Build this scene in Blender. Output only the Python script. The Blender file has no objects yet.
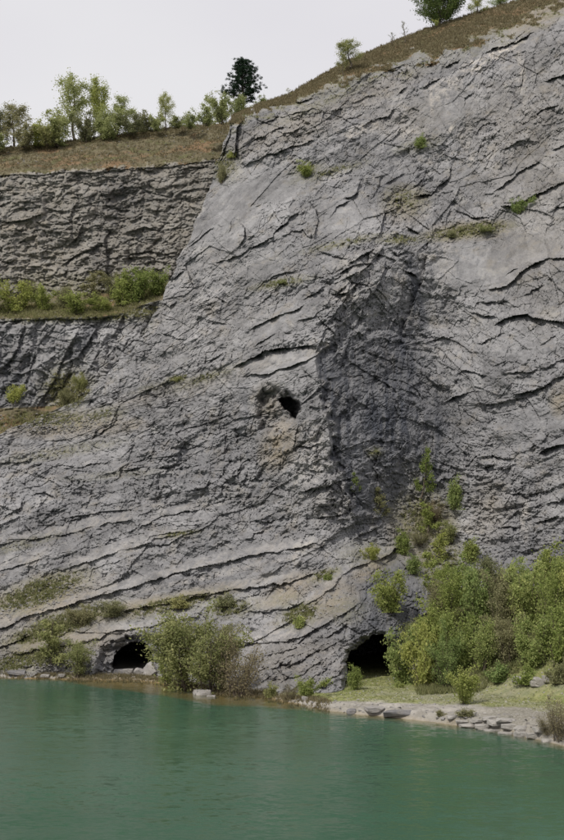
import bpy, math, random
import numpy as np
from mathutils import Vector

# ------------------------------------------------------------------ camera, light, exposure
F = 1166.0                       # focal length in photo pixels (564 x 840 photo)
CAMZ = 14.0
PITCH = math.radians(6.36)
scn = bpy.context.scene
cam_d = bpy.data.cameras.new("camera")
cam = bpy.data.objects.new("camera", cam_d)
scn.collection.objects.link(cam)
cam.location = (0, 0, CAMZ)
cam.rotation_euler = (math.radians(90) + PITCH, 0, 0)
cam_d.sensor_fit = 'VERTICAL'
cam_d.angle_y = 2 * math.atan(420 / F)
cam_d.clip_start = 0.5
cam_d.clip_end = 6000
scn.camera = cam

SUN_DIR = Vector((-0.46, -0.50, 0.88)).normalized()      # towards the sun
SUN_EL = math.asin(SUN_DIR.z)
SUN_AZ = math.atan2(SUN_DIR.x, SUN_DIR.y)
world = bpy.data.worlds.new("World")
scn.world = world
world.use_nodes = True
wn = world.node_tree
wn.nodes.clear()
w_out = wn.nodes.new("ShaderNodeOutputWorld")
w_bg = wn.nodes.new("ShaderNodeBackground")
w_sky = wn.nodes.new("ShaderNodeTexSky")
w_sky.sky_type = 'NISHITA'
w_sky.sun_disc = False
w_sky.sun_elevation = SUN_EL
w_sky.sun_rotation = SUN_AZ
w_sky.dust_density = 6.0
w_sky.air_density = 1.0
w_mix = wn.nodes.new("ShaderNodeMixRGB")                   # thin bright high haze over the blue
w_mix.inputs[0].default_value = 0.93
w_cl = wn.nodes.new("ShaderNodeTexNoise"); w_cl.inputs['Scale'].default_value = 1.6; w_cl.inputs['Detail'].default_value = 4
w_tc = wn.nodes.new("ShaderNodeTexCoord"); w_mp = wn.nodes.new("ShaderNodeMapping"); w_mp.inputs['Scale'].default_value = (1, 1, 2.4)
w_cm = wn.nodes.new("ShaderNodeMixRGB"); w_cm.inputs[1].default_value = (7.6, 7.4, 7.85, 1); w_cm.inputs[2].default_value = (8.4, 8.3, 8.5, 1)
wn.links.new(w_tc.outputs['Generated'], w_mp.inputs[0]); wn.links.new(w_mp.outputs[0], w_cl.inputs['Vector'])
w_mr = wn.nodes.new("ShaderNodeMapRange"); w_mr.inputs[1].default_value = .35; w_mr.inputs[2].default_value = .65
wn.links.new(w_cl.outputs[0], w_mr.inputs[0]); wn.links.new(w_mr.outputs[0], w_cm.inputs[0]); wn.links.new(w_cm.outputs[0], w_mix.inputs[2])
wn.links.new(w_sky.outputs[0], w_mix.inputs[1])
wn.links.new(w_mix.outputs[0], w_bg.inputs[0])
w_bg.inputs[1].default_value = 0.10
wn.links.new(w_bg.outputs[0], w_out.inputs[0])

sun_d = bpy.data.lights.new("sun", 'SUN')
sun_d.energy = 3.0
sun_d.angle = math.radians(0.8)
sun_d.color = (1.0, 0.95, 0.87)
sun = bpy.data.objects.new("sun", sun_d)
scn.collection.objects.link(sun)
sun.rotation_euler = (-SUN_DIR).to_track_quat('-Z', 'Y').to_euler()

scn.view_settings.view_transform = 'Standard'
scn.view_settings.look = 'None'
scn.view_settings.exposure = 0.0
scn.view_settings.gamma = 1.0
scn.cycles.max_bounces = 6
scn.cycles.diffuse_bounces = 3
scn.cycles.transparent_max_bounces = 12

rng = np.random.default_rng(7)
random.seed(7)

# ------------------------------------------------------------------ geometry of sight
CP, SP = math.cos(PITCH), math.sin(PITCH)


def world_pts(u, v, Y):
    """Point at distance Y (metres along the ground) in the direction (u, v)."""
    a = (u - 282.0) / F
    b = (420.0 - v) / F
    ry = CP - b * SP
    return a / ry * Y, Y, CAMZ + (SP + b * CP) / ry * Y


def water_Y(v):
    b = (420.0 - v) / F
    return -CAMZ * (CP - b * SP) / (SP + b * CP)


def u_of(x, y, z=0.5):
    d = y * CP + (z - CAMZ) * SP
    return 282.0 + F * x / d


# ------------------------------------------------------------------ noise
def hsh(ix, iy, seed):
    n = (ix.astype(np.int64) * 374761393 + iy.astype(np.int64) * 668265263 + seed * 1442695041) & 0xFFFFFFFF
    n = ((n ^ (n >> 13)) * 1274126177) & 0xFFFFFFFF
    n = ((n ^ (n >> 16)) * 2246822519) & 0xFFFFFFFF
    return ((n ^ (n >> 15)) & 0xFFFFFF) / 16777215.0


def perlin(x, y, seed=0):
    ix = np.floor(x); iy = np.floor(y)
    fx = x - ix; fy = y - iy
    ux = fx * fx * fx * (fx * (fx * 6 - 15) + 10)
    uy = fy * fy * fy * (fy * (fy * 6 - 15) + 10)

    def g(dx, dy):
        a = hsh(ix + dx, iy + dy, seed) * 6.2831853
        return np.cos(a) * (fx - dx) + np.sin(a) * (fy - dy)
    n0 = g(0, 0) * (1 - ux) + g(1, 0) * ux
    n1 = g(0, 1) * (1 - ux) + g(1, 1) * ux
    return (n0 * (1 - uy) + n1 * uy) * 1.5


def fbm(x, y, seed=0, octv=4, gain=0.5):
    s = 0; a = 1.0; tot = 0
    for k in range(octv):
        s = s + a * perlin(x, y, seed + k * 17)
        tot += a
        x = x * 2.03 + 11.3; y = y * 2.03 - 7.7
        a *= gain
    return s / tot


def facets(x, y, seed, tilt, off, bias=(0, 0)):
    """Broken planes: every cell of a jittered lattice is a tilted plane. Returns height and edge distance."""
    ix = np.floor(x); iy = np.floor(y)
    f1 = np.full(x.shape, 9.0); f2 = np.full(x.shape, 9.0)
    h = np.zeros(x.shape)
    for dx in (-1, 0, 1):
        for dy in (-1, 0, 1):
            cx = ix + dx; cy = iy + dy
            px = cx + 0.1 + 0.8 * hsh(cx, cy, seed)
            py = cy + 0.1 + 0.8 * hsh(cx, cy, seed + 1)
            ex = x - px; ey = y - py
            d = ex * ex + ey * ey
            hh = (ex * ((hsh(cx, cy, seed + 2) - 0.5) * 2 * tilt + bias[0])
                  + ey * ((hsh(cx, cy, seed + 3) - 0.5) * 2 * tilt + bias[1])
                  + (hsh(cx, cy, seed + 4) - 0.5) * 2 * off)
            near = d < f1
            f2 = np.where(near, f1, np.minimum(f2, d))
            h = np.where(near, hh, h)
            f1 = np.where(near, d, f1)
    return h, np.sqrt(f2) - np.sqrt(f1)


def tri(x, y, seed=0):
    """Linear noise on a triangle lattice: flat facets that meet in straight creases (about -1..1)."""
    k = (x + y) * 0.3660254
    i = np.floor(x + k); j = np.floor(y + k)
    fx = x + k - i; fy = y + k - j
    h00 = hsh(i, j, seed); h11 = hsh(i + 1, j + 1, seed)
    h10 = hsh(i + 1, j, seed); h01 = hsh(i, j + 1, seed)
    a = h00 + (h10 - h00) * fx + (h11 - h10) * fy
    b = h00 + (h01 - h00) * fy + (h11 - h01) * fx
    return np.where(fx > fy, a, b) * 2 - 1


def trif(x, y, seed):
    """tri() seen through a tri() warp, so that no two facets are alike."""
    wx = tri(x * .63 + 3.1, y * .63, seed + 7); wy = tri(x * .63, y * .63 - 5.7, seed + 8)
    return tri(x + .65 * wx, y + .65 * wy, seed)


def sstep(a, b, x):
    t = np.clip((x - a) / (b - a), 0, 1)
    return t * t * (3 - 2 * t)


def tps(ctrl, U, V, step=6.0):
    """Smooth surface through control points, evaluated coarsely and read back bilinearly."""
    c = np.array(ctrl, float)
    n = len(c)

    def k(r2):
        return 0.5 * r2 * np.log(r2 + 1e-9)
    sc = 100.0
    P = c[:, :2] / sc
    K = k(((P[:, None] - P[None]) ** 2).sum(-1)) + np.eye(n) * 0.002
    A = np.zeros((n + 3, n + 3))
    A[:n, :n] = K; A[:n, n] = 1; A[:n, n + 1:] = P
    A[n, :n] = 1; A[n + 1:, :n] = P.T
    sol = np.linalg.solve(A, np.r_[c[:, 2], 0, 0, 0])
    u0, u1, v0, v1 = U.min(), U.max() + step, V.min(), V.max() + step
    gu = np.arange(u0, u1 + step, step); gv = np.arange(v0, v1 + step, step)
    GU, GV = np.meshgrid(gu / sc, gv / sc)
    G = sol[n] + sol[n + 1] * GU + sol[n + 2] * GV
    for i in range(n):
        G = G + sol[i] * k((GU - P[i, 0]) ** 2 + (GV - P[i, 1]) ** 2)
    fu = (U - u0) / step; fv = (V - v0) / step
    iu = np.clip(fu.astype(int), 0, len(gu) - 2); iv = np.clip(fv.astype(int), 0, len(gv) - 2)
    fu -= iu; fv -= iv
    return ((G[iv, iu] * (1 - fu) + G[iv, iu + 1] * fu) * (1 - fv)
            + (G[iv + 1, iu] * (1 - fu) + G[iv + 1, iu + 1] * fu) * fv)


def blobs(U, V, lst):
    """Soft ellipses (cu, cv, ru, rv, angle_deg, strength), merged by maximum."""
    m = np.zeros(U.shape)
    for cu, cv, ru, rv, ang, s in lst:
        a = math.radians(ang)
        du = U - cu; dv = V - cv
        x = (du * math.cos(a) - dv * math.sin(a)) / ru
        y = (du * math.sin(a) + dv * math.cos(a)) / rv
        m = np.maximum(m, s * np.clip(1.35 - np.sqrt(x * x + y * y), 0, 1) ** 0.8)
    return np.clip(m, 0, 1)


def polydist(U, V, pts):
    """Signed distance to an open polyline (positive below / to the right of travel) and an end taper."""
    best = np.full(U.shape, 1e9); sd = np.zeros(U.shape); tp = np.zeros(U.shape)
    pts = np.array(pts, float)
    seg = np.sqrt(((pts[1:] - pts[:-1]) ** 2).sum(1))
    L = seg.sum(); acc = 0
    for i in range(len(pts) - 1):
        a = pts[i]; d = pts[i + 1] - a
        t0 = ((U - a[0]) * d[0] + (V - a[1]) * d[1]) / (seg[i] ** 2)
        t = np.clip(t0, 0, 1)
        ex = U - a[0] - d[0] * t; ey = V - a[1] - d[1] * t
        dist = np.sqrt(ex * ex + ey * ey)
        cr = d[0] * (V - a[1]) - d[1] * (U - a[0])
        near = dist < best
        best = np.where(near, dist, best)
        sd = np.where(near, np.where(cr > 0, dist, -dist), sd)
        s = acc + t * seg[i]
        tl = np.minimum(9.0, L * 0.3)
        tp = np.where(near, np.minimum(1, np.minimum(s, L - s) / tl + 0.05), tp)
        acc += seg[i]
    return sd, tp


def ledge(H, U, V, pts, d, wt, r, wb, U2, V2, mod=None):
    p = np.array(pts, float); m = max(wt, wb) + 8
    rows, cols = np.where((U > p[:, 0].min() - m) & (U < p[:, 0].max() + m) & (V > p[:, 1].min() - m) & (V < p[:, 1].max() + m))
    if len(rows) == 0:
        return
    r0, r1, c0, c1 = rows.min(), rows.max() + 1, cols.min(), cols.max() + 1
    s, tp = polydist(U2[r0:r1, c0:c1], V2[r0:r1, c0:c1], pts)
    if mod is not None: tp = tp * mod[r0:r1, c0:c1]
    up = d * np.clip(1 + s / wt, 0, 1)
    dn = -r * np.clip(1 - s / wb, 0, 1)
    H[r0:r1, c0:c1] += tp * np.where(s < 0, up, dn)


def in_poly(U, V, pts):
    inside = np.zeros(U.shape, bool); n = len(pts); j = n - 1
    for i in range(n):
        xi, yi = pts[i]; xj, yj = pts[j]
        c = ((yi > V) != (yj > V)) & (U < (xj - xi) * (V - yi) / (yj - yi + 1e-9) + xi)
        inside ^= c
        j = i
    return inside


def poly_sd(U, V, pts):
    sd, _ = polydist(U, V, list(pts) + [pts[0]])
    return np.where(in_poly(U, V, pts), -np.abs(sd), np.abs(sd))


# ------------------------------------------------------------------ mesh helpers
def link(o, parent=None):
    scn.collection.objects.link(o)
    if parent is not None:
        o.parent = parent
    return o


def mesh_np(name, verts, faces, mat, smooth=True, attrs=None):
    """verts (n,3), faces (m,3|4) -> mesh datablock, filled with foreach_set."""
    me = bpy.data.meshes.new(name)
    verts = np.asarray(verts, np.float32); faces = np.asarray(faces, np.int32)
    me.vertices.add(len(verts)); me.vertices.foreach_set("co", verts.ravel())
    k = faces.shape[1]
    me.loops.add(faces.size); me.loops.foreach_set("vertex_index", faces.ravel())
    me.polygons.add(len(faces))
    me.polygons.foreach_set("loop_start", np.arange(0, faces.size, k, dtype=np.int32))
    me.polygons.foreach_set("use_smooth", np.full(len(faces), smooth))
    me.update(calc_edges=True)
    if attrs:
        for an, av in attrs.items():
            a = me.attributes.new(an, 'FLOAT', 'POINT')
            a.data.foreach_set("value", np.asarray(av, np.float32).ravel())
    me.materials.append(mat)
    return me


def ob(name, me, parent=None, label=None, cat=None, group=None, kind=None):
    o = bpy.data.objects.new(name, me)
    link(o, parent)
    tag(o, label, cat, group, kind)
    return o


def tag(o, label=None, cat=None, group=None, kind=None):
    if label: o['label'] = label
    if cat: o['category'] = cat
    if group: o['group'] = group
    if kind: o['kind'] = kind
    return o


def grid_faces(nr, nc):
    i = np.arange((nr - 1) * nc).reshape(nr - 1, nc)[:, :-1].ravel()
    return np.stack([i, i + nc, i + nc + 1, i + 1], 1)


def split_grid(name, X, Y, Z, facemask, mat, attrs, smooth=True, **kw):
    nr, nc = X.shape
    f = grid_faces(nr, nc)
    f = f[facemask.ravel()]
    used = np.zeros(nr * nc, bool); used[f.ravel()] = True
    idx = np.cumsum(used) - 1
    V = np.stack([X.ravel(), Y.ravel(), Z.ravel()], 1)[used]
    at = {k: a.ravel()[used] for k, a in attrs.items()}
    return ob(name, mesh_np(name, V, idx[f], mat, smooth, at), **kw)


# ------------------------------------------------------------------ materials
def mat_new(name):
    m = bpy.data.materials.new(name); m.use_nodes = True
    nt = m.node_tree; nt.nodes.clear()
    out = nt.nodes.new("ShaderNodeOutputMaterial")
    return m, nt, out


class NT:
    def __init__(s, nt): s.nt = nt
    def n(s, t, **k):
        x = s.nt.nodes.new(t)
        for a, b in k.items(): setattr(x, a, b)
        return x
    def l(s, a, b): s.nt.links.new(a, b)
    def val(s, sock, v):
        if hasattr(v, 'bl_idname') or hasattr(v, 'is_linked'): s.l(v, sock)
        else: sock.default_value = v
    def noise(s, vec, scale, detail=4, rough=0.55, dist=0.0):
        x = s.n("ShaderNodeTexNoise"); s.l(vec, x.inputs['Vector'])
        x.inputs['Scale'].default_value = scale; x.inputs['Detail'].default_value = detail
        x.inputs['Roughness'].default_value = rough; x.inputs['Distortion'].default_value = dist
        return x.outputs[0]
    def ramp(s, f, a, b):
        x = s.n("ShaderNodeMapRange"); x.interpolation_type = 'SMOOTHSTEP'
        s.l(f, x.inputs[0]); x.inputs[1].default_value = a; x.inputs[2].default_value = b
        return x.outputs[0]
    def math(s, op, a, b=0.0):
        x = s.n("ShaderNodeMath"); x.operation = op
        s.val(x.inputs[0], a); s.val(x.inputs[1], b); return x.outputs[0]
    def mix(s, f, a, b, mode='MIX'):
        x = s.n("ShaderNodeMixRGB"); x.blend_type = mode
        s.val(x.inputs[0], f); s.val(x.inputs[1], a); s.val(x.inputs[2], b); return x.outputs[0]
    def attr(s, name):
        x = s.n("ShaderNodeAttribute"); x.attribute_name = name; return x.outputs['Fac']
    def scalevec(s, vec, sc):
        x = s.n("ShaderNodeMapping"); s.l(vec, x.inputs[0]); x.inputs['Scale'].default_value = sc
        return x.outputs[0]


def c4(r, g, b): return (r, g, b, 1)


def rock_material(name, dark, light, with_attr=True, soilc=(0.28, 0.24, 0.185), bump=0.5, wetline=False):
    m, nt, out = mat_new(name); N = NT(nt)
    tc = N.n("ShaderNodeTexCoord"); P = tc.outputs['Object']
    big = N.noise(P, 0.09, 5, 0.6)
    mid = N.noise(P, 0.9, 6, 0.65, 0.4)
    fine = N.noise(P, 6.0, 6, 0.7)
    streak = N.noise(N.scalevec(P, (1.6, 1.6, 0.13)), 1.0, 4, 0.6)
    f = N.math('MULTIPLY', N.math('ADD', N.math('ADD', big, mid), N.math('MULTIPLY', streak, 0.7)), 0.37)
    col = N.mix(N.ramp(f, 0.32, 0.68), c4(*dark), c4(*light))
    col = N.mix(N.math('MULTIPLY', N.ramp(fine, 0.35, 0.7), 0.3), col, c4(light[0] * 1.25, light[1] * 1.22, light[2] * 1.18))
    spot = N.noise(P, 2.6, 3, 0.6)
    col = N.mix(N.math('MULTIPLY', N.ramp(spot, 0.56, 0.72), 0.4), col, c4(dark[0] * 0.75, dark[1] * 0.76, dark[2] * 0.75))
    brown = N.noise(P, 0.35, 6, 0.7)
    col = N.mix(N.math('MULTIPLY', N.ramp(brown, 0.52, 0.70), 0.45), col, c4(0.255, 0.225, 0.18))
    run = N.noise(N.scalevec(P, (.9, .9, .06)), 1.0, 5, .65)
    col = N.mix(N.math('MULTIPLY', N.ramp(run, .54, .68), .38), col, c4(dark[0] * .6, dark[1] * .62, dark[2] * .66))
    col = N.mix(N.math('MULTIPLY', N.ramp(N.noise(P, .22, 6, .75), .56, .68), .45), col, c4(.36, .345, .32))
    if with_attr:
        tn = N.n("ShaderNodeHueSaturation"); N.l(col, tn.inputs['Color'])
        N.l(N.math('ADD', N.math('MULTIPLY', N.attr('tone'), 0.27), 1.0), tn.inputs['Value']); col = tn.outputs[0]
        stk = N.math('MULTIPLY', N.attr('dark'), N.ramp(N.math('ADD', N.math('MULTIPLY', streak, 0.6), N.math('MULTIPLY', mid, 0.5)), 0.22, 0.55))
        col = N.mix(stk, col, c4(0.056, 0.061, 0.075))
        pal = N.math('MULTIPLY', N.attr('pale'), N.ramp(N.math('ADD', N.math('MULTIPLY', streak, 0.5), N.math('MULTIPLY', mid, 0.5)), 0.40, 0.60))
        col = N.mix(pal, col, c4(0.50, 0.46, 0.41))
        so = N.math('MULTIPLY', N.attr('soil'), N.ramp(mid, 0.25, 0.6))
        scol = N.mix(N.ramp(fine, 0.35, 0.65), c4(soilc[0] * .6, soilc[1] * .6, soilc[2] * .55), c4(*soilc))
        col = N.mix(so, col, scol)
        vg = N.math('MULTIPLY', N.attr('veg'), N.ramp(N.noise(P, 1.7, 5, 0.7), 0.35, 0.58))
        vcol = N.mix(N.ramp(N.noise(P, 3.0, 3), 0.4, 0.65), c4(0.125, 0.122, 0.058), c4(0.215, 0.20, 0.11))
        col = N.mix(vg, col, vcol)
    bs = N.n("ShaderNodeBsdfPrincipled")
    N.l(col, bs.inputs['Base Color'])
    bs.inputs['Roughness'].default_value = 0.85
    bs.inputs['Specular IOR Level'].default_value = 0.25
    b1 = N.n("ShaderNodeBump"); b1.inputs['Strength'].default_value = bump; b1.inputs['Distance'].default_value = 0.16
    N.l(N.math('ADD', N.noise(P, 4.5, 8, 0.8), N.math('MULTIPLY', fine, 0.5)), b1.inputs['Height'])
    N.l(b1.outputs[0], bs.inputs['Normal'])
    N.l(bs.outputs[0], out.inputs[0])
    return m


def simple_mat(name, c1, c2, scale=3.0, rough=0.8, bump=0.3, dist=0.05):
    m, nt, out = mat_new(name); N = NT(nt)
    P = N.n("ShaderNodeTexCoord").outputs['Object']
    n1 = N.noise(P, scale, 6, 0.65)
    col = N.mix(N.ramp(n1, 0.35, 0.65), c4(*c1), c4(*c2))
    bs = N.n("ShaderNodeBsdfPrincipled"); N.l(col, bs.inputs['Base Color'])
    bs.inputs['Roughness'].default_value = rough; bs.inputs['Specular IOR Level'].default_value = 0.25
    b = N.n("ShaderNodeBump"); b.inputs['Strength'].default_value = bump; b.inputs['Distance'].default_value = dist
    N.l(N.noise(P, scale * 3, 6, 0.7), b.inputs['Height']); N.l(b.outputs[0], bs.inputs['Normal'])
    N.l(bs.outputs[0], out.inputs[0])
    return m


def leaf_mat(name, c1, c2, trans=0.35):
    m, nt, out = mat_new(name); N = NT(nt)
    geo = N.n("ShaderNodeNewGeometry")
    oi = N.n("ShaderNodeObjectInfo")
    col = N.mix(geo.outputs['Random Per Island'], c4(*c1), c4(*c2))
    hs = N.n("ShaderNodeHueSaturation")
    N.l(col, hs.inputs['Color'])
    N.l(N.math('ADD', N.math('MULTIPLY', oi.outputs['Random'], 0.036), 0.480), hs.inputs['Hue'])
    N.l(N.math('ADD', N.math('MULTIPLY', oi.outputs['Random'], -0.35), 1.17), hs.inputs['Value'])
    d = N.n("ShaderNodeBsdfDiffuse"); t = N.n("ShaderNodeBsdfTranslucent"); mx = N.n("ShaderNodeMixShader")
    N.l(hs.outputs[0], d.inputs[0]); N.l(hs.outputs[0], t.inputs[0])
    mx.inputs[0].default_value = trans
    N.l(d.outputs[0], mx.inputs[1]); N.l(t.outputs[0], mx.inputs[2]); N.l(mx.outputs[0], out.inputs[0])
    return m


M_rock = rock_material("limestone", (0.144, 0.143, 0.148), (0.270, 0.268, 0.273))
M_wall = rock_material("weathered_limestone", (0.145, 0.142, 0.138), (0.255, 0.25, 0.24))
M_shore = rock_material("pale_shore_limestone", (0.24, 0.23, 0.215), (0.38, 0.365, 0.34), with_attr=False, bump=0.6)
def turf_material():
    m, nt, out = mat_new("hillside_turf"); N = NT(nt)
    P = N.n("ShaderNodeTexCoord").outputs['Object']
    a = N.noise(P, .16, 6, .7, .5); b = N.noise(P, .5, 6, .75); f = N.noise(P, 3.0, 6, .75)
    col = N.mix(N.ramp(b, .38, .62), c4(.105, .095, .055), c4(.19, .165, .105))
    col = N.mix(N.math('MULTIPLY', N.ramp(a, .50, .63), .8), col, c4(.27, .17, .10))
    col = N.mix(N.math('MULTIPLY', N.ramp(N.noise(P, .3, 5, .7), .52, .66), .7), col, c4(.13, .145, .055))
    col = N.mix(N.math('MULTIPLY', N.ramp(f, .5, .7), .5), col, c4(.27, .25, .20))
    col = N.mix(N.math('MULTIPLY', N.ramp(N.noise(P, 1.4, 5, .7), .56, .68), .7), col, c4(.06, .055, .04))
    bs = N.n("ShaderNodeBsdfPrincipled"); N.l(col, bs.inputs['Base Color']); bs.inputs['Roughness'].default_value = .95
    bs.inputs['Specular IOR Level'].default_value = .1
    bb = N.n("ShaderNodeBump"); bb.inputs['Strength'].default_value = 1; bb.inputs['Distance'].default_value = .5
    N.l(N.noise(P, 1.2, 8, .75), bb.inputs['Height']); N.l(bb.outputs[0], bs.inputs['Normal'])
    N.l(bs.outputs[0], out.inputs[0]); return m


M_turf = turf_material()
M_bark = simple_mat("bark", (0.07, 0.055, 0.04), (0.14, 0.115, 0.09), 6)
M_barkp = simple_mat("pine_bark", (0.035, 0.028, 0.022), (0.08, 0.06, 0.045), 6)
M_leafs = {
    'fresh': leaf_mat("fresh_leaves", (0.249, 0.310, 0.089), (0.415, 0.448, 0.162), .5),
    'pale': leaf_mat("hazy_spring_leaves", (0.31, 0.35, 0.145), (0.44, 0.465, 0.23), .55),  # skyline haze and light through thin crowns mixed into the leaf colour
    'mid': leaf_mat("green_leaves", (0.225, 0.305, 0.105), (0.406, 0.454, 0.181), .5),
    'willow': leaf_mat("willow_leaves", (0.249, 0.276, 0.110), (0.443, 0.441, 0.210), .5),
    'olive': leaf_mat("olive_leaves", (0.202, 0.215, 0.108), (0.343, 0.336, 0.188), .5),
    'brown': leaf_mat("budding_twigs_leaves", (0.240, 0.210, 0.132), (0.360, 0.318, 0.192), .5),
    'dark': leaf_mat("dark_crown_leaves", (0.060, 0.102, 0.036), (0.132, 0.180, 0.060)),
    'pine': leaf_mat("pine_needles", (0.022, 0.04, 0.026), (0.055, 0.085, 0.05), 0.15),
    'grass': leaf_mat("grass_blades", (0.16, 0.18, 0.075), (0.28, 0.27, 0.14)),
    'dry': leaf_mat("dry_grass_blades", (0.17, 0.14, 0.08), (0.28, 0.24, 0.15)),
}

# ------------------------------------------------------------------ main cliff
NR, NC = 900, 860
T = np.linspace(0, 1, NR)
EDGE = [(-30, 236, 100), (0, 233, 116), (0.03, 226, 124), (0.045, 228, 134), (0.07, 221, 152), (0.10, 214, 176), (0.15, 203, 205),
        (0.20, 189, 240), (0.25, 172, 275), (0.29, 160, 305), (0.33, 146, 326), (0.37, 128, 352), (0.41, 104, 378), (0.44, 82, 398),
        (0.47, 45, 415), (0.50, 8, 430), (0.54, -30, 450), (0.6, -70, 480), (1.0, -80, 760)]
eT = np.array([e[0] for e in EDGE]); eU = np.array([e[1] for e in EDGE]); eV = np.array([e[2] for e in EDGE])
uL = np.interp(T, eT, eU) + 3.0 * tri(T * 38, T * 0 + .3, 431) + 1.6 * tri(T * 110, T * 0 + .7, 433); vL = np.interp(T, eT, eV)
Pp = np.linspace(0, 1, NC)
uTop = 233 + (660 - 233) * Pp
TOPU = [233, 262, 290, 310, 330, 350, 375, 400, 420, 450, 480, 520, 564, 660]
TOPV = [116, 103, 94, 82, 71, 60, 49, 39, 31, 21, 11, 0, -13, -60]
vTop = np.interp(uTop, TOPU, TOPV)
TT, PP = np.meshgrid(T, Pp, indexing='ij')
U = uL[:, None] + (660 - uL[:, None]) * PP
# transfinite rows
V = (1 - TT) * vTop[None, :] + TT * 760.0
V = V + (vL[:, None] - ((1 - TT) * 116 + TT * 760)) * (1 - PP) ** 2.0 * 1.0

CTRL = [(-70, 678, 131), (0, 678, 131), (60, 676, 130.5), (100, 672, 130.5), (160, 680, 128), (220, 688, 123), (290, 700, 113.5), (330, 690, 112), (365, 680, 118),
        (0, 740, 129), (120, 740, 129), (290, 750, 112), (365, 740, 116), (450, 740, 118), (640, 740, 120),
        (0, 640, 136), (100, 630, 135), (200, 630, 131.5), (300, 630, 125), (350, 610, 123), (400, 600, 128), (420, 680, 120),
        (-70, 600, 143), (0, 600, 142), (100, 590, 139.5), (200, 580, 136), (290, 570, 132),
        (-70, 530, 150), (0, 530, 150), (100, 520, 147), (200, 510, 143), (300, 500, 137),
        (-60, 440, 164), (0, 435, 164), (50, 425, 165), (100, 400, 162), (60, 450, 160), (140, 430, 154), (200, 440, 149), (250, 440, 145),
        (130, 352, 164), (165, 300, 165), (185, 240, 168), (205, 200, 170), (222, 150, 172), (235, 118, 174),
        (200, 340, 157), (250, 300, 155), (240, 240, 160), (280, 380, 144), (300, 340, 145), (316, 400, 138), (330, 450, 136), (345, 495, 135),
        (330, 320, 145), (350, 280, 148), (375, 250, 151), (320, 200, 161), (300, 150, 166), (380, 200, 160), (330, 75, 176), (262, 106, 176), (300, 115, 171),
        (420, 285, 152.8), (388, 290, 149.8), (405, 340, 150.5), (370, 330, 147.5), (350, 400, 141), (400, 400, 145), (425, 420, 145.5), (375, 470, 140), (420, 480, 143.5), (400, 540, 140), (360, 540, 136),
        (430, 240, 156), (470, 280, 153), (520, 300, 148), (564, 300, 145), (660, 300, 139),
        (450, 340, 151), (500, 380, 143), (564, 400, 138), (660, 400, 131), (450, 430, 146), (480, 480, 141), (564, 500, 131), (660, 500, 122),
        (470, 560, 136), (564, 600, 127), (660, 600, 117), (440, 640, 126), (660, 700, 112),
        (430, 180, 165), (500, 200, 159), (564, 200, 154), (660, 200, 148), (430, 100, 172), (500, 110, 167), (564, 100, 163), (660, 100, 157),
        (380, 110, 172), (420, 33, 186), (450, 50, 179), (520, 2, 185), (560, 20, 174), (590, -20, 186), (660, -55, 190), (380, 70, 178)]
D = tps(CTRL, U, V)
# the grassy shoulder above the rock leans back
crest = np.interp(U, TOPU, TOPV)
belowc = V - crest
D = D + 9.0 * np.clip(1 - belowc / np.interp(U, [233, 300, 400, 480, 560], [6, 12, 26, 30, 34]), 0, 1)

wu = 2.6 * fbm(U / 40, V / 34, 3, 2) ; wv = 2.6 * fbm(U / 40, V / 30, 9, 2)
U2 = U + wu + 0.45 * fbm(U / 5, V / 5, 21, 2)
V2 = V + wv + 0.45 * fbm(U / 5, V / 5, 25, 2)
tan = tps([(0, 680, .36), (0, 560, .30), (200, 560, .30), (330, 650, .55), (360, 560, .62), (0, 430, .42), (200, 430, .45), (200, 250, .75), (300, 200, .55),
           (300, 100, .35), (400, 100, .42), (500, 60, .55), (560, 200, .50), (480, 300, .4), (560, 320, .22), (560, 450, .22), (460, 400, .2), (380, 400, .75), (420, 500, .35), (300, 330, .5)], U, V)
B = V2 + tan * (U2 - 282)
A = U2 - 0.55 * tan * (V2 - 400)

smooth_m = blobs(U, V, [(240, 205, 46, 22, 40, .82), (205, 235, 16, 26, 20, .5), (280, 190, 34, 16, 15, .8), (345, 215, 30, 22, 0, .75), (480, 265, 52, 24, 5, 1.0), (530, 250, 40, 18, 10, .95),
                        (440, 110, 26, 26, 10, .8), (520, 170, 34, 14, 35, .6), (285, 320, 40, 12, 27, .7), (290, 365, 30, 6, 14, 1.0), (265, 265, 30, 14, 30, .6), (335, 262, 18, 10, 20, .6),
                        (460, 175, 26, 14, 20, .5), (530, 345, 34, 16, 10, .55), (540, 420, 36, 14, 15, .6), (515, 440, 16, 8, 0, .5), (270, 603, 24, 8, 15, .8), (280, 634, 30, 6, 3, .8), (40, 556, 40, 6, 16, .7)])
rough_m = blobs(U, V, [(210, 470, 110, 60, 0, .6), (40, 500, 70, 50, 0, .7), (400, 215, 40, 26, 0, .7), (350, 300, 36, 50, 0, .7), (330, 510, 40, 30, 0, .9), (310, 660, 40, 26, 0, 1.0),
                       (480, 140, 50, 30, 0, .4), (290, 125, 60, 22, 25, .7), (380, 90, 80, 16, 25, .6), (500, 500, 60, 50, 0, .7), (440, 200, 30, 30, 0, .7), (380, 420, 40, 100, 0, .3)])
RIB = np.zeros(U.shape)
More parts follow.
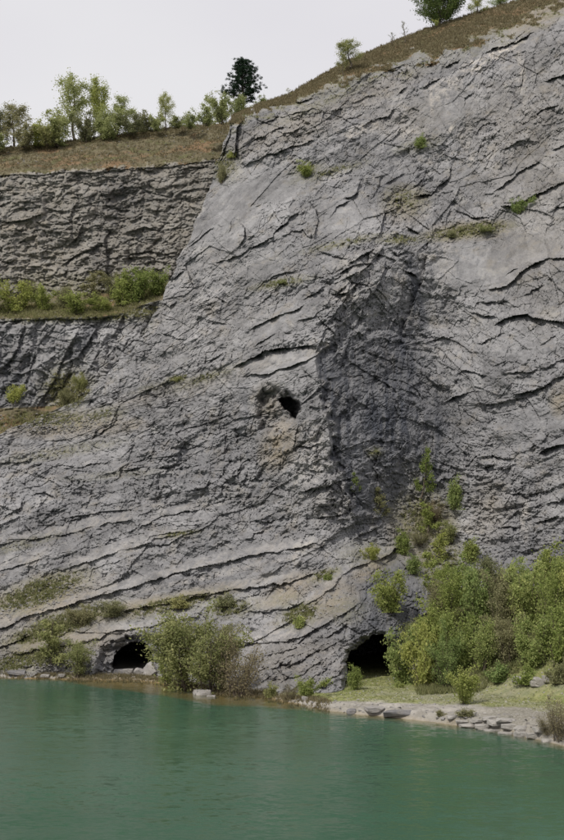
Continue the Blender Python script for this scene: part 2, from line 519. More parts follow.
RIBBONS = [([(-12, 541), (40, 534), (90, 524), (135, 515)], 7), ([(140, 524), (160, 513), (201, 506)], 5), ([(70, 566), (117, 548), (152, 537), (185, 530)], 8), ([(-12, 566), (50, 552)], 7),
           ([(-12, 628), (16, 617), (48, 607), (93, 593), (140, 581), (193, 565), (252, 551), (320, 539)], 8), ([(120, 609), (180, 596), (252, 582), (303, 573)], 7), ([(245, 603), (300, 596)], 9),
           ([(300, 606), (332, 583), (343, 572), (370, 559), (400, 545)], 6), ([(235, 635), (284, 634), (303, 629), (330, 615)], 9), ([(10, 650), (60, 641), (100, 634), (150, 623), (190, 613)], 7), ([(240, 366), (314, 352)], 10)]
for pts, w in RIBBONS:
    sd, tp = polydist(U + 1.5 * fbm(U / 9, V / 9, 90, 3), V + 1.5 * fbm(U / 12, V / 9, 91, 3), pts)
    RIB = np.maximum(RIB, np.clip(1.4 - np.abs(sd) / (w * .62), 0, 1) * tp * (.6 + .6 * sstep(-.3, .1, fbm(U / 18, V / 10, 92, 2))))
RIB = np.clip(RIB, 0, 1)
smooth_m = np.maximum(smooth_m, .85 * RIB)
amp = np.clip(0.78 - 0.74 * smooth_m + 0.50 * rough_m * (1 - smooth_m), 0.06, 1.5)
tone = .5 * facets(A / 48, B / 22, 151, 0, 1)[0] + .5 * facets(A / 17, B / 8, 153, 0, 1)[0] + .35 * facets(A / 7, B / 4, 155, 0, 1)[0]

H = np.zeros(U.shape)
PX = 0.135
ra, rb = A, B
g2 = 0.4 + 1.1 * sstep(-0.2, 0.4, fbm(U / 60, V / 45, 4, 2))
g3 = 0.4 + 1.2 * sstep(-0.25, 0.35, fbm(U / 45, V / 45, 5, 2))
H += 0.85 * trif(A / 46, B / 34, 101) * (0.5 + 0.5 * amp)
H += 0.40 * trif(A / 23, B / 15, 103) * amp
H += 0.17 * trif(A / 12, B / 7.5, 105) * amp * g2 + 0.26 * trif(U2 / 10, V2 / 9, 106) * amp
H += 0.26 * trif((U2 * .9 + .5 * V2) / 7.0, (V2 * .85 - .55 * U2) / 5.2, 107) * amp * g3
H += 0.10 * trif(A / 4.2, B / 2.9, 109) * amp * g2 + .15 * trif(U2 / 3.9, V2 / 3.6, 110) * amp
hi, ei = facets((U2 + .35 * V2) / 10, (V2 - .25 * U2) / 9, 171, .8, .8); H += hi * .26 * amp * g3; H -= .16 * amp * np.clip(1 - ei / .05, 0, 1)
hi, ei = facets((U2 - .2 * V2) / 21, (V2 - .45 * U2) / 17, 173, .5, .8); H += hi * .34 * amp; H -= .22 * amp * np.clip(1 - ei / .03, 0, 1)
H += 0.13 * trif(U / 2.6, V / 2.2, 113) * np.clip(amp, .30, 1.2)
h, e = facets(A / 58, B / 27, 143, 0.5, 0.8); H += h * 0.50 * (.4 + .6 * amp); H -= 0.22 * np.clip(1 - e / 0.02, 0, 1) * sstep(.05, .3, fbm(U / 30, V / 30, 97, 3))
# blocks and slabs that stand proud of each other, with open joints
h, e = facets(A / 30, B / 13, 111, 0.25, 0.8); H += h * 0.30 * amp * g2; H -= 0.30 * amp * np.clip(1 - e / 0.04, 0, 1)
h, e = facets(A / 12, B / 6.0, 121, 0.3, 0.8); H += h * 0.20 * amp * g3; H -= 0.14 * amp * np.clip(1 - e / 0.08, 0, 1)
h, e = facets((U2 + 0.5 * V2) / 17, (V2 * .7 - U2 * .9) / 21, 141, 0.5, 0.6); H += h * 0.20 * amp; H -= 0.15 * amp * np.clip(1 - e / 0.04, 0, 1)
h, e = facets(U2 / 4.6, B / 3.1, 131, .6, 0.8); H += h * 0.15 * amp * g3
# bedding steps: long outward ramps that break back sharply underneath
for lam, am, sd, thr in ((19.0, 0.20, 31, 0.24), (9.0, 0.10, 37, 0.16), (37.0, .38, 43, 0.24)):
    ph = B / lam + 0.25 * fbm(A / 90, B / 60, sd, 2) + .12 * tri(A / 9, B / 9, sd + 5)
    fr = ph - np.floor(ph)
    saw = np.where(fr < 0.92, fr / 0.92, (1 - fr) / 0.08)
    row = np.floor(ph)
    gate = sstep(thr, thr + 0.08, fbm(A / 24 + row * 5.37, row * 3.1 + 0.5, sd + 2, 3))
    H += (saw - 0.4) * am * gate * np.clip(amp, 0.05, 1.1)
vj = blobs(U, V, [(385, 370, 50, 100, 0, 1), (420, 470, 50, 60, 0, .8), (250, 470, 40, 60, 0, .8), (190, 470, 60, 50, 0, .5), (310, 440, 30, 60, 0, .8), (60, 500, 60, 40, 0, .4), (510, 510, 50, 40, 0, .7), (380, 220, 40, 40, 0, .7)])
h, e = facets(U2 / 10 + .1 * V2 / 10, V2 / 24, 161, .9, .8); H += h * .42 * vj; H -= .25 * vj * np.clip(1 - e / .05, 0, 1)
h, e = facets(U2 / 5, V2 / 10, 163, .9, .8); H += h * .20 * vj
H += 0.05 * fbm(U / 4.5, V / 4.5, 51, 4, .7) * amp
H += 0.07 * smooth_m * (1 - RIB) * perlin(U / 2.6 + 0.2 * V / 6, V / 40, 61) + .25 * smooth_m * trif(A / 30, B / 40, 63)        # water-worn flutes on the bare slabs

LED = [
    # lower beds
    ([(-12, 545), (20, 541), (40, 538), (65, 534), (90, 528), (120, 521), (135, 519)], .9, 10, .6, 5),
    ([(125, 534), (140, 527), (160, 516), (201, 510), (215, 509)], 1.0, 8, .6, 6), ([(140, 541), (160, 535), (175, 532), (196, 531)], .7, 6, .4, 5),
    ([(-12, 573), (15, 567), (37, 560), (52, 556)], 1.0, 9, .7, 4), ([(60, 572), (80, 564), (117, 552), (152, 541), (180, 534)], 1.0, 9, .8, 8),
    ([(-12, 633), (0, 629), (16, 621), (48, 611), (93, 597), (140, 585), (170, 575), (193, 569), (228, 561), (252, 555), (292, 550), (318, 543)], 1.4, 8, 1.0, 7),
    ([(120, 613), (140, 607), (180, 600), (220, 592), (252, 587), (290, 583), (303, 578), (322, 571)], 1.3, 9, 1.1, 8),
    ([(240, 600), (270, 590), (286, 583)], .5, 5, .6, 5), ([(245, 610), (270, 612), (292, 606), (308, 601)], .8, 12, .8, 5),
    ([(400, 548), (385, 556), (370, 563), (352, 569), (341, 577), (334, 588), (312, 601), (300, 610)][::-1], 1.3, 7, 1.2, 12),
    ([(240, 642), (262, 642), (284, 641), (303, 636), (330, 621), (348, 611), (362, 602)], 1.2, 11, .8, 7),
    ([(0, 655), (25, 652), (60, 646), (85, 641), (100, 638), (115, 631), (150, 627), (175, 620), (200, 616)], 1.3, 9, 1.0, 7),
    ([(-10, 650), (10, 643), (35, 633)], .8, 5, .7, 5), ([(18, 667), (36, 664)], .5, 4, .4, 3), ([(70, 607), (80, 603), (95, 601)], .4, 5, .3, 3),
    ([(262, 656), (285, 650), (300, 646)], .7, 6, .5, 4), ([(268, 669), (300, 661), (322, 648)], .8, 7, .6, 4), ([(283, 681), (305, 672), (327, 656)], .8, 7, .6, 4),
    ([(298, 685), (320, 674), (336, 660)], .7, 6, .6, 4), ([(310, 692), (335, 677), (346, 666)], .7, 6, .5, 4), ([(322, 640), (338, 631), (350, 622)], .7, 6, .5, 4),
    # broken blocks on the buttress edge
    ([(348, 263), (356, 258), (364, 254), (378, 246)], 1.3, 9, 1.1, 5), ([(336, 276), (345, 270), (357, 264), (372, 264)], 1.2, 9, 1.1, 5), ([(340, 281), (350, 277), (359, 272)], 1.0, 6, .9, 4),
    ([(328, 292), (338, 296), (348, 293), (362, 279)], 1.2, 10, 1.1, 6), ([(404, 272), (411, 273), (418, 278)], 1.4, 9, 1.4, 5), ([(390, 253), (397, 255), (406, 251)], 1.2, 8, .9, 5),
    ([(378, 240), (381, 230), (384, 218), (385, 204)], 1.5, 12, 1.4, 6), ([(404, 226), (412, 229), (421, 236)], 1.2, 9, 1.0, 5), ([(372, 296), (378, 286), (384, 270), (386, 258)], 1.1, 12, 1.0, 6),
    ([(392, 330), (397, 310), (402, 290), (404, 276)], 1.0, 12, 1.0, 6), ([(352, 332), (360, 318), (366, 302), (370, 290)], 1.2, 14, 1.1, 7), ([(338, 372), (344, 356), (350, 340)], 1.0, 10, .9, 6),
    ([(344, 200), (352, 196), (360, 190)], .9, 8, .7, 4), ([(330, 222), (333, 212), (340, 204), (352, 200)], .9, 8, .8, 5), ([(388, 205), (398, 200), (408, 199)], 1.0, 8, .9, 5), ([(384, 184), (396, 178), (406, 172)], .8, 8, .7, 5),
    ([(300, 420), (305, 432), (300, 444)][::-1], .9, 8, .6, 5), ([(335, 470), (334, 455), (330, 440), (328, 428)], 1.3, 12, 1.0, 7), ([(349, 512), (350, 498), (344, 486)], 1.2, 10, 1.0, 6), ([(360, 545), (356, 530), (352, 518)], 1.0, 10, .8, 6),
    # big overhang and slab in the middle
    ([(234, 368), (245, 361), (256, 354.5), (264, 350.5), (288, 347), (317, 346)], 1.5, 22, 2.6, 11),
    ([(238, 377), (262, 374), (285, 369), (305, 361), (320, 353)], .9, 12, .9, 6), ([(246, 332), (256, 327), (270, 320), (292, 310), (306, 306)], 1.0, 12, .7, 6),
    ([(251, 348), (262, 341), (277, 333)], .8, 7, .7, 6), ([(215, 263), (238, 256), (250, 249), (262, 244), (271, 238), (280, 228), (289, 220), (299, 211)], 1.1, 12, .9, 6),
    ([(313, 240), (316, 230), (318, 220), (317, 210), (309, 202)], 1.4, 14, 1.0, 5), ([(281, 236), (292, 231), (303, 230), (312, 240)], .9, 12, .8, 6),
    ([(316, 254), (325, 254), (335, 256), (348, 260)], .9, 12, .8, 4), ([(319, 254), (322, 242), (330, 235), (342, 232)][::-1], .3, 6, .5, 3),
    ([(316, 354), (326, 326), (336, 312), (346, 298), (352, 282), (368, 266), (385, 246)], 1.2, 40, .5, 14),
    ([(346, 505), (336, 475), (332, 445), (327, 418), (321, 385), (316, 354)], .7, 26, .4, 16),
    ([(322, 308), (334, 296), (345, 286), (362, 274)], .9, 8, .5, 4), ([(300, 300), (318, 292), (334, 280), (346, 272)], .8, 10, .5, 4), ([(296, 322), (312, 317), (330, 306)], .7, 8, .5, 4),
    ([(189, 250), (193, 242), (199, 238), (214, 227)], 1.0, 9, .8, 5), ([(237, 249), (243, 240), (245, 228), (238, 216)], 1.0, 9, .9, 5), ([(228, 235), (231, 225), (232, 216)], .5, 5, .4, 3),
    ([(233, 160), (236, 143), (236, 127), (243, 120)], 1.6, 9, 1.6, 7), ([(216, 165), (222, 156), (228, 140), (231, 122)], .6, 4, .9, 3),
    ([(246, 112), (262, 108), (290, 103), (316, 98)], .9, 7, .6, 4), ([(255, 126), (275, 118), (300, 112), (322, 108)], .8, 7, .5, 4), ([(250, 142), (270, 132), (290, 124)], .8, 8, .6, 5),
    ([(240, 168), (255, 160), (275, 153), (290, 147), (306, 142), (322, 136)], 1.1, 10, .8, 5), ([(352, 104), (366, 97), (376, 94)], .9, 6, .7, 4), ([(330, 112), (345, 108)], .8, 5, .6, 4),
    ([(361, 128), (369, 123), (376, 120), (389, 117), (394, 107)], 1.1, 9, 1.0, 5), ([(341, 125), (352, 118), (368, 112)], .8, 8, .4, 4), ([(352, 202), (358, 188), (363, 176)], .7, 8, .8, 4),
    ([(376, 196), (379, 182), (380, 170)], .8, 8, 1.0, 5), ([(396, 97), (402, 90), (410, 87)], .7, 6, .6, 4), ([(336, 178), (348, 172), (356, 166)], .5, 6, .4, 4),
    ([(410, 190), (418, 184), (424, 178), (425, 168)], 1.0, 8, 1.0, 6), ([(410, 199), (420, 196), (432, 193), (449, 180), (452, 164)], 1.1, 10, 1.1, 6),
    ([(483, 55), (492, 50), (506, 45), (516, 42), (526, 37), (535, 30)], 1.6, 10, 1.3, 7), ([(422, 87), (434, 82), (446, 76)], 1.3, 9, 1.2, 5), ([(444, 67), (457, 61), (462, 58)], 1.1, 7, .9, 5),
    ([(460, 68), (468, 65), (476, 61)], .9, 6, .6, 4), ([(543, 82), (556, 76), (585, 73)], 1.2, 10, .9, 7), ([(475, 136), (478, 131), (484, 126), (497, 121)], 1.1, 9, 1.1, 6),
    ([(500, 150), (516, 142), (530, 140)], .7, 8, .6, 5), ([(519, 96), (522, 78), (527, 50)], .5, 6, .5, 4), ([(530, 118), (545, 108), (560, 104)], .8, 9, .6, 5), ([(552, 150), (560, 145), (575, 142)], .9, 8, .7, 5),
    ([(388, 142), (397, 136), (402, 126)], .6, 6, .6, 4), ([(462, 110), (466, 98), (478, 90)], .5, 8, .4, 5),
    ([(492, 194), (500, 188), (511, 181), (516, 174), (524, 169), (541, 159)], 1.2, 11, 1.0, 5), ([(499, 207), (512, 206), (528, 199), (543, 192), (566, 181), (580, 176)], 1.3, 10, 1.1, 5),
    ([(454, 209), (462, 213), (471, 217), (491, 217)], 1.0, 9, 1.0, 5), ([(446, 232), (447, 218), (452, 207)], .5, 5, .6, 4), ([(545, 214), (556, 208), (575, 204)], .8, 6, .6, 5),
    ([(488, 290), (500, 288), (511, 284), (520, 272), (532, 265), (546, 260), (575, 255)], 1.4, 9, 1.2, 6), ([(505, 276), (512, 271), (520, 268)], .6, 5, .4, 3), ([(518, 300), (530, 292), (545, 285)], .8, 6, .6, 5),
    ([(426, 245), (446, 242), (468, 234), (505, 227)], 0.2, 5, -0.9, 22), ([(429, 238), (425, 270), (416, 300), (402, 334)], 1.0, 16, 1.5, 11), ([(426, 257), (440, 258), (455, 260)], .2, 3, .25, 2),
    ([(494, 326), (503, 319), (510, 316), (526, 314), (543, 320), (568, 323), (590, 322)], 1.6, 16, 1.7, 8), ([(474, 345), (486, 341), (500, 334), (504, 322)], .6, 8, .5, 4),
    ([(470, 312), (476, 314), (485, 316), (498, 318)], 1.0, 7, .9, 5), ([(426, 342), (440, 338), (457, 336)], .9, 8, .7, 5), ([(480, 304), (495, 303), (508, 300)], .8, 8, .7, 5),
    ([(456, 374), (463, 371), (472, 371), (488, 376)], 1.0, 8, .9, 5), ([(503, 374), (520, 372), (539, 371)], .9, 8, .8, 4), ([(446, 402), (455, 396), (462, 393), (479, 391)], 1.3, 10, 1.3, 7),
    ([(512, 396), (530, 391), (543, 387), (551, 381), (558, 377), (575, 372)], 1.6, 12, 1.5, 7), ([(546, 367), (563, 360), (575, 357)], .8, 6, .6, 4), ([(540, 346), (548, 340), (556, 334)], .6, 6, .5, 4),
    ([(539, 455), (545, 450), (550, 446), (575, 443)], 1.6, 12, 1.5, 9), ([(486, 447), (497, 444)], .8, 6, .7, 4), ([(482, 459), (492, 456), (502, 457), (516, 460)], .8, 7, .7, 4),
    ([(480, 469), (488, 467), (495, 464)], 1.1, 7, 1.2, 6), ([(462, 470), (474, 458), (484, 452)], .5, 6, .5, 4), ([(500, 528), (512, 526), (522, 527)], .9, 7, .8, 5), ([(530, 524), (545, 519), (562, 516)], .8, 7, .8, 5),
    ([(505, 494), (520, 493), (536, 494), (560, 487)], .9, 9, .6, 6), ([(545, 505), (556, 502), (570, 498)], 1.0, 8, .9, 6), ([(448, 512), (455, 500), (466, 492)], .7, 8, .6, 6),
    ([(346, 361), (356, 366), (368, 372), (386, 384), (404, 396)], .6, 6, .5, 3), ([(345, 420), (352, 412), (366, 408)], .4, 5, .3, 3),
    ([(290, 449), (300, 445), (311, 447), (321, 443)], .9, 9, 1.0, 4), ([(308, 470), (318, 472), (326, 470)], .8, 7, .7, 4), ([(298, 492), (320, 488), (336, 483), (352, 477)], 1.2, 8, 1.0, 6),
    ([(314, 518), (330, 517), (342, 514), (356, 511)], .9, 8, .9, 4), ([(310, 508), (326, 506), (338, 502)], .8, 7, .8, 4), ([(356, 536), (370, 532), (384, 525)], .9, 5, .8, 5), ([(380, 558), (390, 554), (400, 546)], .9, 5, .8, 5),
    ([(316, 545), (328, 540), (342, 534)], .8, 7, .7, 5), ([(255, 520), (270, 522), (286, 515)], .8, 8, .8, 6), ([(243, 540), (252, 536), (264, 530)], .7, 6, .7, 5),
    ([(-5, 464), (16, 462), (28, 461), (31, 452)], 1.0, 8, .8, 5), ([(28, 495), (42, 492), (57, 498)], 1.0, 8, .8, 5), ([(-5, 514), (10, 513), (20, 508), (25, 498)], .9, 7, .8, 6),
    ([(20, 520), (28, 528), (35, 538)], .7, 6, .6, 5), ([(66, 523), (78, 518), (82, 515)], .8, 6, .7, 4), ([(96, 436), (106, 430), (116, 424)], .9, 9, .7, 4), ([(100, 476), (122, 470), (142, 468), (166, 467), (186, 461)], .7, 12, .6, 4),
    ([(60, 470), (85, 466), (112, 460)], .7, 9, .4, 4), ([(98, 408), (106, 404), (114, 402)], .7, 6, .5, 4), ([(136, 354), (146, 350), (154, 346)], .6, 7, .5, 4), ([(205, 362), (215, 358), (228, 352)], .6, 8, .5, 4),
    ([(145, 428), (152, 424), (156, 418)], .5, 5, .5, 4), ([(160, 304), (170, 306), (176, 300)], .6, 6, .6, 4), ([(163, 318), (174, 320)], .7, 6, .6, 4), ([(158, 332), (172, 336), (186, 340)], .7, 8, .6, 4),
    ([(172, 282), (177, 274), (184, 270)], .9, 8, .8, 4), ([(210, 296), (222, 300), (230, 304)], .6, 6, .6, 4), ([(205, 318), (216, 322), (228, 324)], .7, 8, .7, 5), ([(178, 288), (196, 288), (206, 284)], .5, 6, .5, 4),
    ([(255, 306), (262, 302), (272, 294)], .5, 6, .5, 4), ([(262, 282), (275, 276), (300, 270)], .7, 10, .6, 5), ([(270, 296), (280, 284), (288, 276)], .4, 6, .4, 4),
    ([(228, 480), (240, 472), (246, 462)], .6, 7, .6, 5), ([(196, 492), (206, 486), (212, 476)], .6, 6, .6, 5), ([(225, 432), (236, 428), (246, 430)], .6, 6, .5, 5), ([(170, 446), (190, 448), (205, 442)], .5, 6, .5, 4),
]
JU = U + 1.5 * trif(U / 10, V / 8, 401) + .45 * trif(U / 3, V / 3, 402); JV = V + 1.6 * trif(U / 10, V / 8, 403) + .45 * trif(U / 3.5, V / 3.5, 404)
LMOD = np.clip(.85 + 1.3 * fbm(U / 16, V / 12, 405, 3), .25, 1.5)
for n_, (pts, d, wt, r, wb) in enumerate(LED):
    k = .62 if n_ < 12 else 1.0; wb = wb * (1.5 if n_ < 12 else 1)
    ledge(H, U, V, pts, d * .66 * k, wt, r * .66 * k, wb * .9, JU, JV, LMOD)

# the hard edge between the buttress and the recess
RU = np.interp(V, [240, 262, 300, 330, 354, 385, 418, 445, 475, 505, 540], [388, 368, 345, 331, 319, 322, 328, 333, 338, 347, 356]) + 2.5 * tri(V / 11, V * 0 + .2, 441) + 1.2 * tri(V / 4, V * 0 + .6, 443)
rs = U - RU + 6 * trif(U / 16, V / 11, 445) + 3 * trif(U / 6, V / 4.5, 447)
RF = sstep(285, 340, V) * sstep(545, 490, V)
H -= 1.4 * RF * sstep(-.5, 8, rs) * np.clip(1 - rs / 75, 0, 1)
H += .5 * RF * np.clip(1 + rs / 16, 0, 1) * (rs < 0)
# hollows and caves
def hollow(D, U, V, poly, depth, soft, seed):
    s = poly_sd(U, V, poly) + 2.0 * trif(U / 7, V / 6, seed) + 1.0 * trif(U / 3, V / 2.6, seed + 40)
    m = sstep(0, -soft, s)
    return D + depth * m + m * (.5 * trif(U / 6, V / 5, seed + 60) + .25 * trif(U / 2.6, V / 2.2, seed + 61)) * (depth < 10)


D = D - 0.80 * H
D = hollow(D, U, V, [(255, 396), (261, 387), (275, 384), (290, 389), (301, 398), (302, 420), (290, 430), (272, 437), (256, 432)], 2.4, 9, 71)
D = hollow(D, U, V, [(277, 398), (290, 394), (300, 401), (301, 416), (295, 422), (288, 412), (280, 407)], 7.0, 3, 72)
D = hollow(D, U, V, [(94, 660), (100, 647), (112, 639), (130, 634), (155, 634), (162, 690), (94, 690)], 1.8, 5, 73)
CAVE_L = [(111, 690), (112, 660), (117, 650), (127, 643.5), (142, 641), (152, 650), (156, 690)]
CAVE_R = [(346.5, 700), (347, 658), (350, 652), (356, 647), (364, 640), (374, 635.5), (384, 636), (393, 646), (396, 700)]
D = hollow(D, U, V, [(341, 700), (342, 658), (346, 648), (354, 642), (363, 635), (375, 631), (386, 632), (398, 644), (400, 700)], 1.5, 5, 76)
D = hollow(D, U, V, CAVE_L, 22.0, 2.0, 74)
D = hollow(D, U, V, CAVE_R, 24.0, 1.6, 75)

grassline = np.interp(U, [233, 262, 300, 330, 370, 420, 450, 480, 520, 545, 660], [5, 6, 10, 13, 20, 26, 26, 28, 26, 16, 8]) * (1 + 1.0 * fbm(U / 25, V / 10, 81, 4)) + 5 * trif(U / 9, V / 4, 83) + 3 * trif(U / 3, V / 2, 84)
turf = sstep(2.5, -2.5, belowc - grassline) * (V < 130)
veg = blobs(U, V, [(225, 165, 14, 16, 0, .7), (308, 170, 16, 8, 10, .6), (330, 172, 36, 5, 15, .6), (418, 146, 24, 6, 12, .5), (468, 231, 44, 7, 8, 1.0), (405, 200, 22, 14, 0, .6), (400, 240, 22, 5, 0, .8), (345, 243, 40, 4, 12, .7),
                   (283, 283, 30, 5, 10, .7), (178, 379, 12, 4, 5, .9), (205, 378, 34, 5, 20, .6), (160, 385, 30, 4, 15, .4), (130, 330, 24, 8, 20, .5), (75, 395, 12, 16, -40, .9), (50, 420, 40, 10, 0, .8), (100, 415, 24, 8, 10, .6),
                   (60, 452, 60, 6, 10, .5), (20, 545, 40, 5, 15, .5), (180, 534, 20, 3, 8, .8), (40, 592, 50, 14, 20, .9), (60, 625, 60, 12, 20, .9), (30, 660, 50, 12, 10, .8), (170, 605, 60, 9, 12, .7), (230, 608, 30, 10, 5, .7),
                   (300, 615, 22, 12, 20, .8), (325, 575, 16, 6, 20, .9), (285, 600, 16, 8, 0, .4), (375, 452, 8, 6, 0, .7), (425, 520, 30, 30, 0, .8), (370, 555, 30, 14, 0, .5), (345, 610, 20, 14, 0, .4), (440, 560, 30, 20, 0, .8), (115, 475, 50, 4, 5, .3),
                   (335, 97, 60, 5, 25, .5), (360, 70, 60, 14, 27, .5), (470, 36, 70, 18, 23, .4), (300, 95, 40, 5, 20, .5)])
under = sstep(24, 0, belowc - grassline) * (V < 140) * sstep(-.1, .25, fbm(U / 16, V / 6, 86, 3))
veg = np.maximum(veg, .7 * under)
veg = np.maximum(veg, 0.75 * turf)
soil = blobs(U, V, [(268, 404, 16, 20, 0, .5), (278, 447, 16, 24, -20, .9), (285, 425, 10, 10, 0, .5), (290, 130, 60, 16, 20, .4), (360, 100, 60, 12, 25, .4), (290, 590, 30, 12, 25, .8), (330, 600, 30, 16, 30, .7), (40, 600, 60, 20, 15, .8), (50, 645, 70, 22, 5, .7),
                    (150, 605, 90, 8, 12, .8), (60, 425, 70, 12, 0, .8), (405, 205, 22, 20, 0, .6), (470, 230, 40, 10, 5, .8), (560, 400, 10, 16, 0, .8), (525, 120, 60, 40, 0, .25), (490, 510, 20, 30, 0, .35), (370, 570, 24, 8, 30, .7),
                    (420, 530, 30, 30, 0, .7), (410, 120, 40, 20, 0, .25), (300, 660, 50, 26, 0, .3), (540, 14, 40, 12, 25, .9), (490, 25, 50, 8, 22, .7), (550, 185, 60, 120, 0, .25), (175, 390, 90, 8, 15, .25), (345, 70, 60, 10, 28, .5)])
soil = np.maximum(soil, 0.85 * turf)
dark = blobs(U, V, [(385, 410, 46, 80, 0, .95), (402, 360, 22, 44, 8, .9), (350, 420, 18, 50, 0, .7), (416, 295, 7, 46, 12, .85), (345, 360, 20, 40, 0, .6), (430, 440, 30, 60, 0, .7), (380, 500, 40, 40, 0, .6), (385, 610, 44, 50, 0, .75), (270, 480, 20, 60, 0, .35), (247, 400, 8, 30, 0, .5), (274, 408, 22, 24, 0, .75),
                    (330, 355, 10, 30, 0, .6), (450, 250, 3, 1, 0, .0), (300, 380, 24, 8, 0, .4), (120, 655, 24, 16, 0, .5), (540, 560, 60, 40, 0, .4), (200, 470, 70, 40, 0, .25), (30, 640, 24, 8, 10, .4), (400, 190, 24, 16, 0, .4), (210, 560, 60, 30, 10, .25), (500, 420, 70, 70, 0, .22), (60, 500, 70, 40, 0, .2), (330, 660, 50, 40, 0, .35)])  # water stain, with shade of the slab-edge band and hollows painted in
lit_rib = .20 * RIB  # light on the upward-facing bed tops, put into the rock colour
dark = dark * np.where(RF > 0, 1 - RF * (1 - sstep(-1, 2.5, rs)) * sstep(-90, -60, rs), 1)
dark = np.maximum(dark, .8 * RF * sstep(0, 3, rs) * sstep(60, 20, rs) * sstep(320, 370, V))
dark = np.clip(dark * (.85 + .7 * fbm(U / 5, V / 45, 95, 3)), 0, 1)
pale = blobs(U, V, [(352, 278, 36, 8, 48, .35), (310, 455, 16, 28, 0, .45), (330, 505, 20, 20, 0, .25), (500, 52, 24, 5, 26, .9), (475, 66, 14, 8, 20, .8), (448, 84, 14, 6, 20, .7), (440, 92, 14, 12, 0, .5), (452, 128, 6, 5, 0, .7), (432, 100, 2.5, 14, 0, .6), (410, 132, 14, 6, 10, .4), (365, 128, 14, 5, 8, .6), (352, 135, 6, 5, 0, .5), (345, 262, 20, 6, 25, .35), (522, 75, 4, 30, 5, .5),  # pale streaks and rock; first blobs paint the buttress's sunlit edge
                    (290, 588, 14, 7, 30, .5), (372, 563, 24, 3, 22, .5), (307, 455, 14, 12, 0, .3), (443, 255, 10, 30, 5, .25), (490, 160, 8, 20, 10, .25), (525, 520, 5, 20, 0, .5), (280, 430, 10, 8, 0, .45), (470, 140, 3, 24, 5, .4), (60, 606, 60, 2.5, 16, .35), (100, 637, 60, 2.5, 14, .35), (200, 300, 60, 60, 0, .12), (215, 575, 90, 3, 13, .3), (270, 602, 18, 5, 8, .4), (285, 634, 20, 4, 2, .4)])  # the thin long blobs brighten the lit bed tops in colour

pale = np.maximum(pale, lit_rib)
# columns that fold back behind the left edge and rows that run back over the top
NB = 14
def wrapcols(a, f):
    return np.concatenate([np.stack([f(a[:, 0], k) for k in range(NB, 0, -1)], 1), a], 1)


Uw = wrapcols(U, lambda c, k: c + 0.15 * k)
Vw = wrapcols(V, lambda c, k: c)
kn = [0.0]
Dw = wrapcols(D, lambda c, k: c + 0.25 * k + 0.16 * k * k + 0.4 * k * (hsh(np.arange(NR) // 5, np.full(NR, k), 5) - .5))
pad = lambda a: np.concatenate([np.repeat(a[:, :1], NB, 1), a], 1)
veg_, soil_, dark_, pale_, turf_, tone_ = map(pad, (veg, soil, dark, pale, turf, tone))
X0, Y0, Z0 = world_pts(Uw, Vw, Dw)
NT_ = 10                                           # plateau behind the crest
yy = np.array([Y0[0] + s for s in (60, 40, 26, 17, 11, 7, 4.5, 2.8, 1.6, 0.7)])
xx = np.array([X0[0] * (1 + s / 400) for s in (60, 40, 26, 17, 11, 7, 4.5, 2.8, 1.6, 0.7)])
zz = np.array([Z0[0] + s * 0.10 - 0.25 * (s > 0) for s in (60, 40, 26, 17, 11, 7, 4.5, 2.8, 1.6, 0.7)])
X = np.concatenate([xx, X0]); Y = np.concatenate([yy, Y0]); Z = np.concatenate([zz, Z0])
top = lambda a: np.concatenate([np.repeat(a[:1], NT_, 0), a])
veg_, soil_, dark_, pale_, turf_, tone_ = map(top, (veg_, soil_, dark_, pale_, turf_, tone_))
at = dict(veg=veg_, soil=soil_, dark=dark_, pale=pale_, tone=tone_)
tf = (turf_[:-1, :-1] > 0.5)
buttress = (Uw < np.interp(Vw, [100, 200, 250, 330, 420, 560, 760], [440, 420, 428, 405, 420, 430, 430]))
buttress = np.concatenate([np.repeat(buttress[:1], NT_, 0), buttress])[:-1, :-1]
split_grid("hillside", X, Y, Z, tf, M_turf, at, kind='structure', label="grassy brown shoulder along the top of the cliff", cat="hillside")
split_grid("cliff", X, Y, Z, (~tf) & buttress, M_rock, at, False, kind='structure', label="grey limestone buttress with sloping beds and two cave mouths at its foot", cat="cliff")
split_grid("cliff", X, Y, Z, (~tf) & ~buttress, M_rock, at, False, kind='structure', label="grey limestone wall right of the dark recess, above the shrubs", cat="cliff")

CU, CV, CY = U[::3, ::3], V[::3, ::3], D[::3, ::3]


def on_cliff(u, v):
    i = np.argmin((CU - u) ** 2 + (CV - v) ** 2)
    return float(CY.ravel()[i])


# ------------------------------------------------------------------ far quarry wall (upper left) with its bench and turf slope
nr2, nc2 = 520, 420
u1 = np.linspace(-80, 262, nc2)
k1 = np.interp(u1, [-80, 0, 60, 120, 180, 215, 262], [156, 148, 142, 134, 126, 124, 120])
k2 = np.interp(u1, [-80, 0, 60, 110, 170, 215, 262], [180, 175, 171, 168, 165, 160, 150]) + 4.5 * fbm(u1 / 13, u1 * 0 + .5, 3, 4)
k3 = np.interp(u1, [-80, 0, 60, 110, 160, 262], [297, 297, 296, 293, 284, 262])
k4 = np.interp(u1, [-80, 0, 60, 105, 125, 150, 262], [320, 318.5, 317, 316, 312, 302, 280])
k5 = np.interp(u1, [-80, 0, 60, 100, 150, 262], [408, 408, 405, 396, 380, 350])
tr = np.linspace(0, 1, nr2)
kt = np.array([0.0, 0.08, 0.47, 0.56, 0.86, 1.0])
kk = np.stack([k1, k2, k3, k4, k5, np.full(nc2, 460.0)])
kY = [222, 203, 194, 183, 177.5, 169]
V3 = np.stack([np.interp(tr, kt, kk[:, j]) for j in range(nc2)], 1)
U3 = np.repeat(u1[None], nr2, 0)
D3 = np.interp(tr, kt, kY)[:, None] + 0 * U3
